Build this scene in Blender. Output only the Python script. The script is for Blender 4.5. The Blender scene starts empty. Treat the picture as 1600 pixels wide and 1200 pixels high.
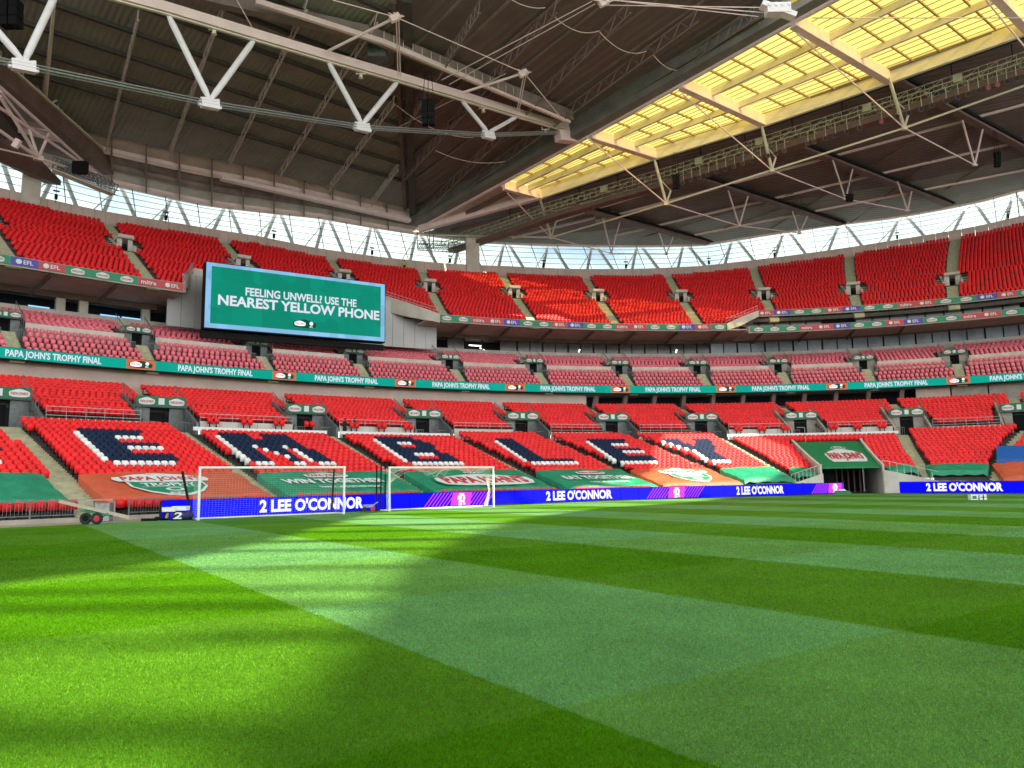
import bpy, bmesh, math, random
import numpy as np
from mathutils import Vector, Matrix
from mathutils.geometry import tessellate_polygon

# ------------------------------------------------------------------ camera, world, sun, exposure
scn = bpy.context.scene
COL = scn.collection
cam_d = bpy.data.cameras.new('camera'); cam = bpy.data.objects.new('camera', cam_d); COL.objects.link(cam)
cam_d.sensor_width = 36.0; cam_d.lens = 36.0 * 1180 / 1600; cam_d.clip_start = 0.1; cam_d.clip_end = 2000
PITCH = 0.12711; ROLL = math.radians(0.96)
fw = Vector((0, math.cos(PITCH), math.sin(PITCH))); r0 = Vector((1, 0, 0)); u0 = r0.cross(fw)
Rv = r0 * math.cos(ROLL) - u0 * math.sin(ROLL); Uv = u0 * math.cos(ROLL) + r0 * math.sin(ROLL)
m = Matrix((Rv, Uv, -fw)).transposed().to_4x4(); m.translation = Vector((0, 0, 1.6)); cam.matrix_world = m
scn.camera = cam

SUN = Vector((0.50, -0.62, 0.608)).normalized()          # towards the sun
EL = math.asin(SUN.z); AZ = math.atan2(SUN.x, SUN.y)
w = bpy.data.worlds.new('World'); scn.world = w; w.use_nodes = True
nt = w.node_tree; nt.nodes.clear()
sky = nt.nodes.new('ShaderNodeTexSky'); sky.sky_type = 'NISHITA'; sky.sun_disc = False
sky.sun_elevation = EL; sky.sun_rotation = AZ; sky.altitude = 50; sky.air_density = 1.0; sky.dust_density = 1.5; sky.ozone_density = 1.0
bg = nt.nodes.new('ShaderNodeBackground'); bg.inputs['Strength'].default_value = 0.15
wo = nt.nodes.new('ShaderNodeOutputWorld')
# broken white cloud over the whole dome
tcw = nt.nodes.new('ShaderNodeTexCoord'); mpw = nt.nodes.new('ShaderNodeMapping'); mpw.inputs['Scale'].default_value = (1, 1, 2.6)
cn = nt.nodes.new('ShaderNodeTexNoise'); cn.inputs['Scale'].default_value = 3.2; cn.inputs['Detail'].default_value = 7; cn.inputs['Roughness'].default_value = .55
cr = nt.nodes.new('ShaderNodeValToRGB'); cr.color_ramp.elements[0].position = .30; cr.color_ramp.elements[1].position = .52
cmx = nt.nodes.new('ShaderNodeMix'); cmx.data_type = 'RGBA'; cmx.inputs[7].default_value = (6.2, 6.5, 6.4, 1)
nt.links.new(tcw.outputs['Generated'], mpw.inputs[0]); nt.links.new(mpw.outputs[0], cn.inputs[0]); nt.links.new(cn.outputs['Fac'], cr.inputs[0])
nt.links.new(cr.outputs[0], cmx.inputs[0]); nt.links.new(sky.outputs[0], cmx.inputs[6])
nt.links.new(cmx.outputs[2], bg.inputs[0]); nt.links.new(bg.outputs[0], wo.inputs[0])
sl = bpy.data.lights.new('sun', 'SUN'); sl.energy = 5.0; sl.angle = math.radians(0.53); sl.color = (1.0, 0.88, 0.64)
so = bpy.data.objects.new('sun', sl); COL.objects.link(so)
so.rotation_euler = SUN.to_track_quat('Z', 'Y').to_euler(); so.location = (0, -20, 80)
scn.view_settings.view_transform = 'Standard'; scn.view_settings.look = 'None'
scn.view_settings.exposure = 1.48; scn.view_settings.gamma = 1.0
LEDK = 0.40                                                   # screens: emission that reads right at this exposure
cy = scn.cycles
try:
    cy.use_denoising = True; cy.denoiser = 'OPENIMAGEDENOISE'; cy.max_bounces = 8; cy.diffuse_bounces = 4
    cy.transmission_bounces = 6; cy.transparent_max_bounces = 12; cy.sample_clamp_indirect = 8
except Exception: pass

# ------------------------------------------------------------------ plan geometry of the bowl
random.seed(4); rng = np.random.default_rng(4)
CX = [-2.4594847950944176e-07, 3.0982675590671774e-05, 0.00129369530587217, 0.7039000193485403, -39.21437466308824]
CY = [-3.2489362919450476e-08, -1.601119946328931e-05, -0.002641171982606411, 0.7380272640571923, 57.00439408734854]
SE = 106.38
def C0(t): return np.array([np.polyval(CX, t), np.polyval(CY, t)])
A0, B0 = C0(0.), C0(1.); A1, B1 = C0(SE), C0(SE - 1)
def C(t):
    if t < 0: return A0 + (B0 - A0) * t
    if t > SE: return A1 + (A1 - B1) * (t - SE)
    return C0(t)
def N(t):
    d = C(t + .5) - C(t - .5); d = d / math.hypot(*d); return np.array([-d[1], d[0]])
SG = np.arange(-70, 190.01, 0.25)
CG = np.array([C(t) for t in SG]); NG = np.array([N(t) for t in SG])
def CC(s): s = np.asarray(s, float); return np.stack([np.interp(s, SG, CG[:, 0]), np.interp(s, SG, CG[:, 1])], -1)
def NN(s):
    s = np.asarray(s, float); n = np.stack([np.interp(s, SG, NG[:, 0]), np.interp(s, SG, NG[:, 1])], -1)
    return n / np.linalg.norm(n, axis=-1, keepdims=True)
def P3(s, d, z):
    """point on the bowl: s metres along the ring, d metres outward of it, height z"""
    q = CC(s) + NN(s) * d; return (float(q[0]), float(q[1]), float(z))
def arc(d, s0, s1):
    k = (SG >= s0 - .3) & (SG <= s1 + .3); S = SG[k]; Q = CG[k] + NG[k] * d
    L = np.r_[0, np.cumsum(np.hypot(*np.diff(Q, axis=0).T))]; l0 = np.interp(s0, S, L); l1 = np.interp(s1, S, L)
    return l1 - l0, (lambda l: np.interp(l0 + l, L, S))
UA = math.radians(41); UD = np.array([math.cos(UA), math.sin(UA)]); VD = np.array([math.sin(UA), -math.cos(UA)])
def roofz(x, y): return 40 + .1 * (x * VD[0] + y * VD[1] + 96)
def UVZ(u, v, dz=0):
    q = UD * u + VD * v; return (float(q[0]), float(q[1]), float(roofz(*q)) + dz)

# ------------------------------------------------------------------ materials
def newmat(name):
    m_ = bpy.data.materials.new(name); m_.use_nodes = True; n = m_.node_tree; n.nodes.clear(); return m_, n
def nd(n, t, **k):
    x = n.nodes.new(t)
    for a, b in k.items():
        if a in x.inputs: x.inputs[a].default_value = b
        else: setattr(x, a, b)
    return x
def pbr(name, col, rough=.6, metal=0, var=.12, scale=3.0, bump=0.0, bscale=40., spec=.5, stretch=(1, 1, 1), col2=None, detail=4):
    m_, n = newmat(name)
    o = nd(n, 'ShaderNodeOutputMaterial'); b = nd(n, 'ShaderNodeBsdfPrincipled')
    b.inputs['Roughness'].default_value = rough; b.inputs['Metallic'].default_value = metal; b.inputs['Specular IOR Level'].default_value = spec
    tc = nd(n, 'ShaderNodeNewGeometry'); mp = nd(n, 'ShaderNodeMapping'); mp.inputs['Scale'].default_value = stretch
    n.links.new(tc.outputs['Position'], mp.inputs['Vector'])
    no = nd(n, 'ShaderNodeTexNoise'); no.inputs['Scale'].default_value = scale; no.inputs['Detail'].default_value = detail
    n.links.new(mp.outputs[0], no.inputs['Vector'])
    r = nd(n, 'ShaderNodeValToRGB'); r.color_ramp.elements[0].position = .3; r.color_ramp.elements[1].position = .72
    c2 = col2 or tuple(min(1, c * (1 + var)) for c in col)
    r.color_ramp.elements[0].color = (*[c * (1 - var) for c in col], 1); r.color_ramp.elements[1].color = (*c2, 1)
    n.links.new(no.outputs['Fac'], r.inputs[0]); n.links.new(r.outputs[0], b.inputs['Base Color'])
    if bump:
        n2 = nd(n, 'ShaderNodeTexNoise'); n2.inputs['Scale'].default_value = bscale; n.links.new(mp.outputs[0], n2.inputs['Vector'])
        bp = nd(n, 'ShaderNodeBump'); bp.inputs['Strength'].default_value = bump; bp.inputs['Distance'].default_value = .05
        n.links.new(n2.outputs['Fac'], bp.inputs['Height']); n.links.new(bp.outputs[0], b.inputs['Normal'])
    n.links.new(b.outputs[0], o.inputs[0]); return m_
def seatmat(name, col, rough, spec=.5, dust=.0):
    """moulded plastic: every seat a slightly different age and grime"""
    m_ = pbr(name, col, rough, var=.10, scale=1.6, spec=spec); n = m_.node_tree; p = [x for x in n.nodes if x.type == 'BSDF_PRINCIPLED'][0]
    src = p.inputs['Base Color'].links[0].from_socket
    at = nd(n, 'ShaderNodeAttribute'); at.attribute_name = 'sv'; oi = nd(n, 'ShaderNodeObjectInfo')
    ad = nd(n, 'ShaderNodeMath', operation='ADD'); n.links.new(at.outputs['Fac'], ad.inputs[0]); n.links.new(oi.outputs['Random'], ad.inputs[1])
    fr = nd(n, 'ShaderNodeMath', operation='FRACT'); n.links.new(ad.outputs[0], fr.inputs[0])
    mr = nd(n, 'ShaderNodeMapRange'); mr.inputs['To Min'].default_value = .86; mr.inputs['To Max'].default_value = 1.05; n.links.new(fr.outputs[0], mr.inputs[0])
    sc = nd(n, 'ShaderNodeVectorMath', operation='SCALE'); n.links.new(src, sc.inputs[0]); n.links.new(mr.outputs[0], sc.inputs['Scale']); n.links.new(sc.outputs[0], p.inputs['Base Color'])
    return m_
def emis(name, col, k=1.0, var=0.0, scale=.6):
    m_, n = newmat(name); o = nd(n, 'ShaderNodeOutputMaterial'); b = nd(n, 'ShaderNodeBsdfPrincipled')
    b.inputs['Base Color'].default_value = (0, 0, 0, 1); b.inputs['Roughness'].default_value = .6; b.inputs['Specular IOR Level'].default_value = .1
    b.inputs['Emission Color'].default_value = (*col, 1); b.inputs['Emission Strength'].default_value = k
    if var:
        tc = nd(n, 'ShaderNodeNewGeometry'); v = nd(n, 'ShaderNodeTexVoronoi'); v.inputs['Scale'].default_value = scale; v.distance = 'CHEBYCHEV'
        n.links.new(tc.outputs['Position'], v.inputs['Vector'])
        r = nd(n, 'ShaderNodeMapRange'); r.inputs['To Min'].default_value = k * (1 - var); r.inputs['To Max'].default_value = k * (1 + var)
        sx = nd(n, 'ShaderNodeSeparateColor'); n.links.new(v.outputs['Color'], sx.inputs[0]); n.links.new(sx.outputs[0], r.inputs[0])
        n.links.new(r.outputs[0], b.inputs['Emission Strength'])
    n.links.new(b.outputs[0], o.inputs[0]); return m_
M = {}
M['concrete'] = pbr('concrete', (.40, .35, .32), .85, var=.18, scale=1.2, bump=.2)
M['concrete_pale'] = pbr('concrete_pale', (.60, .54, .50), .8, var=.14, scale=.8, bump=.15)
M['concrete_pink'] = pbr('concrete_pink', (.60, .46, .42), .8, var=.12, scale=.5, bump=.1)
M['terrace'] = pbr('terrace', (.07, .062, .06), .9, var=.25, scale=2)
M['aisle'] = pbr('aisle', (.43, .41, .28), .85, var=.2, scale=2.5, bump=.2)
M['red'] = seatmat('seat_red', (.90, .016, .022), .42, .32)
M['red_sheen'] = seatmat('seat_red_club', (.98, .19, .26), .4, .5)  # sky sheen on red seats, put into the base colour as pink
M['navy'] = seatmat('seat_navy', (.012, .024, .065), .6, .15)
M['white'] = seatmat('seat_white', (.84, .84, .86), .5, .3)
M['black'] = pbr('black', (.012, .012, .014), .8, var=.3, spec=.15)
M['grey'] = pbr('grey_metal', (.16, .17, .18), .5, .3, var=.2)
M['steel'] = pbr('galvanised', (.33, .34, .35), .45, .5, var=.2, scale=5)
M['truss_white'] = pbr('truss_white', (.95, .87, .97), .45, var=.06, scale=1.5)
M['truss_pink'] = pbr('truss_pink', (.93, .71, .71), .5, var=.08, scale=.7)
M['truss_cream'] = pbr('truss_cream', (.78, .70, .58), .55, var=.1, scale=.7)
M['frame_green'] = pbr('frame_green', (.44, .44, .30), .55, var=.15, scale=2)
M['roof_red'] = pbr('roof_deck_red', (.12, .075, .07), .8, var=.25, scale=.25)
M['roof_rib'] = pbr('roof_rib', (.27, .20, .185), .6, var=.2, scale=.8)
M['purlin'] = pbr('purlin', (.55, .46, .42), .6, var=.15, scale=.8)
M['rib_dark'] = pbr('rib_dark', (.085, .07, .065), .8, var=.2, scale=.8)
M['bar_brown'] = pbr('bar_brown', (.42, .30, .17), .6, var=.15, scale=.8)
M['lamp_grey'] = pbr('lamp_grey', (.12, .12, .12), .6, var=.1)
M['beam_brown'] = pbr('beam_brown', (.17, .10, .085), .6, var=.2, scale=.6)
M['girder'] = pbr('girder_dark', (.21, .20, .19), .6, var=.2, scale=.5)
M['netting'] = pbr('netting', (.02, .04, .05), .8, var=.6, scale=.4)
M['green'] = pbr('tarp_green', (.014, .25, .14), .55, var=.2, scale=1.2, bump=1.0, bscale=3)
M['canopy'] = pbr('canopy_green', (.004, .20, .075), .6, var=.08, scale=1)
M['orange'] = pbr('tarp_orange', (.58, .10, .045), .55, var=.16, scale=1.2, bump=1.0, bscale=3)
M['bluetarp'] = pbr('tarp_blue', (.01, .11, .45), .55, var=.1)
M['print_white'] = pbr('print_white', (.70, .74, .78), .6, var=.05)
M['print_red'] = pbr('print_red', (.60, .03, .04), .6, var=.05)
M['print_green'] = pbr('print_green', (.01, .22, .11), .6, var=.08)
M['sign_green'] = pbr('sign_green', (.02, .15, .08), .6, var=.1)
M['fascia_red'] = pbr('fascia_red', (.55, .07, .09), .6, var=.05)
M['fascia_blue'] = pbr('fascia_blue', (.10, .07, .42), .6, var=.05)
M['fascia_green'] = pbr('fascia_green', (.03, .26, .15), .6, var=.08)
M['white_paint'] = pbr('white_paint', (.80, .80, .82), .4, var=.04)
M['net'] = pbr('net', (.75, .75, .70), .8, var=.05)
M['wood'] = pbr('wood', (.52, .44, .36), .7, var=.1, scale=6)
M['rubber'] = pbr('rubber', (.02, .02, .02), .8)
M['skin'] = pbr('skin', (.45, .26, .19), .6)
M['hiviz'] = pbr('hiviz', (.55, .75, .05), .6)
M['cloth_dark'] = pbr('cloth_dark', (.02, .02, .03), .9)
M['asphalt'] = pbr('track', (.15, .145, .15), .9, var=.2, scale=2.5, bump=.3)
M['track_sand'] = pbr('paving_sand', (.30, .26, .17), .9, var=.3, scale=2.5, bump=.3)
M['clad'] = pbr('cladding', (.42, .40, .42), .4, .2, var=.1, scale=.3)
M['led_blue'] = emis('led_blue', (0.0, 0.0, 1.0), LEDK * 1.25, .10, 1.1)
M['led_white'] = emis('led_white', (1, .97, 1), LEDK * 1.0)
M['led_mag'] = emis('led_magenta', (.85, .08, .9), LEDK * .9)
M['led_teal'] = emis('led_teal', (0.0, .28, .185), LEDK * .85, .10, .5)
M['led_teal_r'] = emis('led_teal_ribbon', (0.0, .36, .27), LEDK * .95, .08, .5)
M['led_sky'] = emis('led_sky', (.25, .52, .80), LEDK * .9, .15, .8)
M['led_text'] = emis('led_text', (.76, .80, .92), LEDK * .9)
M['led_orange'] = emis('led_orange', (.75, .16, .07), LEDK * .8)
M['led_dkgreen'] = emis('led_dkgreen', (.0, .10, .06), LEDK * .7)
M['led_red'] = emis('led_red', (.75, .05, .10), LEDK * .9)
M['streak_white'] = emis('streak_white', (1, 1, .95), 2.2)  # glow for the white reflected streaks
M['reflect_blue'] = emis('reflect_blue', (.25, .60, .95), LEDK * 1.3)  # glow standing in for blue reflections in the box openings

def mk_deck(name, a, b, ang, scale):
    """profiled metal sheet: ribs as bump, dull colour"""
    m_, n = newmat(name); o = nd(n, 'ShaderNodeOutputMaterial'); p = nd(n, 'ShaderNodeBsdfPrincipled'); p.inputs['Roughness'].default_value = .65
    g = nd(n, 'ShaderNodeNewGeometry'); mp = nd(n, 'ShaderNodeMapping'); mp.inputs['Rotation'].default_value = (0, 0, -ang)
    n.links.new(g.outputs['Position'], mp.inputs[0])
    wv = nd(n, 'ShaderNodeTexWave'); wv.inputs['Scale'].default_value = scale; wv.wave_profile = 'SIN'
    n.links.new(mp.outputs[0], wv.inputs[0])
    no = nd(n, 'ShaderNodeTexNoise'); no.inputs['Scale'].default_value = .35; no.inputs['Detail'].default_value = 5
    n.links.new(g.outputs['Position'], no.inputs[0])
    r = nd(n, 'ShaderNodeValToRGB'); r.color_ramp.elements[0].color = (*a, 1); r.color_ramp.elements[1].color = (*b, 1)
    r.color_ramp.elements[0].position = .3; r.color_ramp.elements[1].position = .7
    n.links.new(no.outputs['Fac'], r.inputs[0]); n.links.new(r.outputs[0], p.inputs['Base Color'])
    bp = nd(n, 'ShaderNodeBump'); bp.inputs['Strength'].default_value = .6; bp.inputs['Distance'].default_value = .12
    n.links.new(wv.outputs['Fac'], bp.inputs['Height']); n.links.new(bp.outputs[0], p.inputs['Normal'])
    n.links.new(p.outputs[0], o.inputs[0]); return m_
M['deck_end'] = mk_deck('deck_end', (.26, .245, .22), (.34, .32, .285), UA, .55)
M['deck_side'] = mk_deck('deck_side', (.165, .118, .12), (.21, .15, .152), UA, .3)
M['deck_far'] = mk_deck('deck_far', (.17, .128, .125), (.23, .175, .17), UA + .6, .35)
M['deck_grey'] = mk_deck('deck_grey', (.28, .29, .27), (.36, .36, .34), UA + .8, .35)

def mk_translucent(name, col, clear, stripes=True, clearcol=None):
    m_, n = newmat(name); o = nd(n, 'ShaderNodeOutputMaterial')
    t = nd(n, 'ShaderNodeBsdfTranslucent'); t.inputs['Color'].default_value = (*col, 1)
    c = nd(n, 'ShaderNodeBsdfTransparent'); c.inputs['Color'].default_value = (*(clearcol or col), 1)
    mx = nd(n, 'ShaderNodeMixShader'); mx.inputs[0].default_value = clear
    if stripes:
        g = nd(n, 'ShaderNodeNewGeometry'); no = nd(n, 'ShaderNodeTexNoise'); no.inputs['Scale'].default_value = .5; no.inputs['Detail'].default_value = 3
        n.links.new(g.outputs['Position'], no.inputs[0])
        r = nd(n, 'ShaderNodeValToRGB'); r.color_ramp.elements[0].position = .35; r.color_ramp.elements[1].position = .7
        r.color_ramp.elements[0].color = (*[x * .86 for x in col], 1); r.color_ramp.elements[1].color = (*col, 1)
        n.links.new(no.outputs['Fac'], r.inputs[0]); oi = nd(n, 'ShaderNodeObjectInfo'); mr = nd(n, 'ShaderNodeMapRange'); mr.inputs['To Min'].default_value = .8; mr.inputs['To Max'].default_value = 1.08
        n.links.new(oi.outputs['Random'], mr.inputs[0]); sc = nd(n, 'ShaderNodeVectorMath', operation='SCALE'); n.links.new(r.outputs[0], sc.inputs[0]); n.links.new(mr.outputs[0], sc.inputs['Scale']); n.links.new(sc.outputs[0], t.inputs['Color'])
    n.links.new(t.outputs[0], mx.inputs[1]); n.links.new(c.outputs[0], mx.inputs[2]); n.links.new(mx.outputs[0], o.inputs[0]); return m_
M['pane_yellow'] = mk_translucent('pane_yellow', (.36, .30, .078), .34, clearcol=(.58, .47, .14))
M['unseen_sheet'] = mk_translucent('unseen_roof_sheet', (.25, .28, .29), .0)  # added roof sheet: diffuses daylight and blocks the direct sun

def mk_glass(name, tint, rough, alpha):
    m_, n = newmat(name); o = nd(n, 'ShaderNodeOutputMaterial')
    t = nd(n, 'ShaderNodeBsdfTransparent'); t.inputs['Color'].default_value = (*tint, 1)
    g = nd(n, 'ShaderNodeBsdfGlossy'); g.inputs['Roughness'].default_value = rough; g.inputs['Color'].default_value = (.9, .95, 1, 1)
    d = nd(n, 'ShaderNodeBsdfTranslucent'); d.inputs['Color'].default_value = (.85, .9, .8, 1)
    fr = nd(n, 'ShaderNodeFresnel'); m1 = nd(n, 'ShaderNodeMixShader'); m2 = nd(n, 'ShaderNodeMixShader'); m2.inputs[0].default_value = alpha
    n.links.new(fr.outputs[0], m1.inputs[0]); n.links.new(t.outputs[0], m1.inputs[1]); n.links.new(g.outputs[0], m1.inputs[2])
    n.links.new(m1.outputs[0], m2.inputs[1]); n.links.new(d.outputs[0], m2.inputs[2]); n.links.new(m2.outputs[0], o.inputs[0]); return m_
M['glass'] = mk_glass('screen_glass', (.52, .59, .55), .05, .10)
M['box_glass'] = pbr('box_glass', (.075, .07, .075), .12, var=.5, scale=.35, spec=1.0)
M['box_glass_blue'] = pbr('box_glass_pale', (.30, .36, .45), .2, var=.35, scale=.35, spec=1.0)

# ------------------------------------------------------------------ object helpers
WLD = set()
def link(o, parent=None):
    COL.objects.link(o)
    if parent:
        o.parent = parent
        if parent.name in WLD and o.type == 'MESH': o.data.transform(Matrix.Translation(-parent.location))
    return o
def thing(name, label, cat, loc=(0, 0, 0), group=None, w=False):
    o = bpy.data.objects.new(name, None); o.location = loc; o.empty_display_size = .3; link(o)
    if w: WLD.add(o.name)          # its parts are modelled in world coordinates
    o['label'] = label; o['category'] = cat
    if group: o['group'] = group
    return o
def tag(o, label, cat, group=None):
    o['label'] = label; o['category'] = cat
    if group: o['group'] = group
    return o
class MB:
    def __init__(s): s.v = []; s.f = []; s.m = []; s.cur = 0
    def poly(s, pts, mi=None):
        b = len(s.v); s.v.extend([tuple(p) for p in pts]); s.f.append(tuple(range(b, b + len(pts)))); s.m.append(s.cur if mi is None else mi)
    def hexa(s, p, mi=None):
        """8 points: bottom 4 ccw, top 4 ccw"""
        b = len(s.v); s.v.extend([tuple(q) for q in p])
        for f in ((3, 2, 1, 0), (4, 5, 6, 7), (0, 1, 5, 4), (1, 2, 6, 5), (2, 3, 7, 6), (3, 0, 4, 7)):
            s.f.append(tuple(b + i for i in f)); s.m.append(s.cur if mi is None else mi)
    def box(s, x0, x1, y0, y1, z0, z1):
        s.hexa([(x0, y0, z0), (x1, y0, z0), (x1, y1, z0), (x0, y1, z0), (x0, y0, z1), (x1, y0, z1), (x1, y1, z1), (x0, y1, z1)])
    def bar(s, p, q, w_, h, up=(0, 0, 1)):
        p = Vector(p); q = Vector(q); d = (q - p).normalized(); up = Vector(up)
        if abs(d.dot(up)) > .98: up = Vector((1, 0, 0))
        a = d.cross(up).normalized() * w_ / 2; b = a.cross(d).normalized() * h / 2
        s.hexa([p - a - b, p + a - b, p + a + b, p - a + b, q - a - b, q + a - b, q + a + b, q - a + b])
    def tube(s, p, q, r, n=8, r2=None, cap=True):
        p = Vector(p); q = Vector(q); d = (q - p).normalized(); up = Vector((0, 0, 1)) if abs(d.z) < .95 else Vector((1, 0, 0))
        a = d.cross(up).normalized(); b_ = a.cross(d); r2 = r if r2 is None else r2; b = len(s.v)
        for c, rr in ((p, r), (q, r2)):
            for i in range(n):
                t = 2 * math.pi * i / n; s.v.append(tuple(c + (a * math.cos(t) + b_ * math.sin(t)) * rr))
        for i in range(n):
            j = (i + 1) % n; s.f.append((b + i, b + j, b + n + j, b + n + i)); s.m.append(s.cur)
        if cap:
            s.f.append(tuple(b + i for i in range(n))[::-1]); s.m.append(s.cur); s.f.append(tuple(b + n + i for i in range(n))); s.m.append(s.cur)
    def strut(s, p, q, r, taper=.45, n=8):
        """cigar-shaped strut: fat in the middle third, thin ends"""
        p = Vector(p); q = Vector(q); a = p.lerp(q, .12); b = p.lerp(q, .88)
        s.tube(p, a, r * taper, n, r, False); s.tube(a, b, r, n, r, False); s.tube(b, q, r, n, r * taper, False)
    def sweep(s, F, s0, s1, prof, step=1.0, cap=True):
        """profile [(d,z)...] swept along the ring; F(s,d,z)->point"""
        n = max(1, int(math.ceil((s1 - s0) / step))); ss = np.linspace(s0, s1, n + 1); k = len(prof); b = len(s.v)
        c = CC(ss); nn = NN(ss)
        for i in range(n + 1):
            for (d, z) in prof: s.v.append((float(c[i, 0] + nn[i, 0] * d), float(c[i, 1] + nn[i, 1] * d), float(z)))
        for i in range(n):
            for j in range(k if cap else k - 1):
                j2 = (j + 1) % k; s.f.append((b + i * k + j, b + (i + 1) * k + j, b + (i + 1) * k + j2, b + i * k + j2)); s.m.append(s.cur)
        if cap:
            s.f.append(tuple(b + j for j in range(k))[::-1]); s.m.append(s.cur)
            s.f.append(tuple(b + n * k + j for j in range(k))); s.m.append(s.cur)
    def build(s, name, mats, parent=None, smooth=False):
        me = bpy.data.meshes.new(name); me.from_pydata(s.v, [], s.f)
        for x in (mats if isinstance(mats, (list, tuple)) else [mats]): me.materials.append(x)
        if any(s.m): me.polygons.foreach_set('material_index', s.m)
        if smooth: me.polygons.foreach_set('use_smooth', [True] * len(me.polygons))
        me.update(); o = bpy.data.objects.new(name, me); link(o, parent); return o
def ringbox(mb, s0, s1, d0, d1, z0, z1, step=1.0): mb.sweep(None, s0, s1, [(d0, z0), (d1, z0), (d1, z1), (d0, z1)], step)
def ringquad(mb, s0, s1, da, za, db, zb):
    mb.poly([P3(s0, da, za), P3(s1, da, za), P3(s1, db, zb), P3(s0, db, zb)])
def structure(o): o['kind'] = 'structure'; return o
def stuff(o): o['kind'] = 'stuff'; return o

# lettering ---------------------------------------------------------
_tc = {}
def text_geo(txt, bold=.02, size=1.0, cond=1.0, res=2):
    k = (txt, bold, cond, res)
    if k not in _tc:
        cu = bpy.data.curves.new('t', 'FONT'); cu.body = txt; cu.offset = bold; cu.resolution_u = res; cu.align_x = 'CENTER'
        cu.fill_mode = 'FRONT'
        ob = bpy.data.objects.new('t', cu); me = ob.to_mesh()
        v = np.array([q.co[:] for q in me.vertices]); f = [tuple(p.vertices) for p in me.polygons]
        ob.to_mesh_clear(); bpy.data.objects.remove(ob); bpy.data.curves.remove(cu)
        v[:, 0] *= cond; v[:, 1] -= .35; v[:, 0] -= (v[:, 0].max() + v[:, 0].min()) / 2
        _tc[k] = (v, f)
    v, f = _tc[k]; return v[:, :2] * size, f
def add_text(mb, txt, F, cx, cy, size, bold=.02, cond=1.0, res=2, width=None, mi=0, arch=0.0):
    """F(a,b) -> 3D; a to the right, b up"""
    v, f = text_geo(txt, bold, size, cond, res)
    if width: v = v * np.array([width / (v[:, 0].max() - v[:, 0].min()), 1.0])
    b = len(mb.v); hw = max(1e-6, abs(v[:, 0]).max())
    for x, y in v: mb.v.append(tuple(F(cx + x, cy + y + arch * (1 - (x / hw) ** 2))))
    for q in f: mb.f.append(tuple(b + i for i in q)); mb.m.append(mi)
def add_shape(mb, pts, F, cx, cy, w_, h, mi=0):
    mb.poly([F(cx + x * w_ / 2, cy + y * h / 2) for x, y in pts], mi)
PILL = [(-1, -.15), (-.92, -.72), (-.6, -.92), (0, -1), (.6, -.92), (.92, -.72), (1, -.15), (.96, .35), (.6, .66), (.25, .92), (0, 1), (-.25, .92), (-.6, .66), (-.96, .35)]
CIRC = [(math.cos(t * math.pi / 8), math.sin(t * math.pi / 8)) for t in range(16)]
RECT = [(-1, -1), (1, -1), (1, 1), (-1, 1)]
def mini_logo(mb, F, cx, cy, w_, h, mw, mr, eps=None):
    add_shape(mb, PILL, F, cx, cy, w_, h, mw); G = eps or F
    add_text(mb, "PAPA JOHN'S", G, cx, cy - .05 * h, h * .5, .02, width=w_ * .82, mi=mr, res=1)

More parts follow.
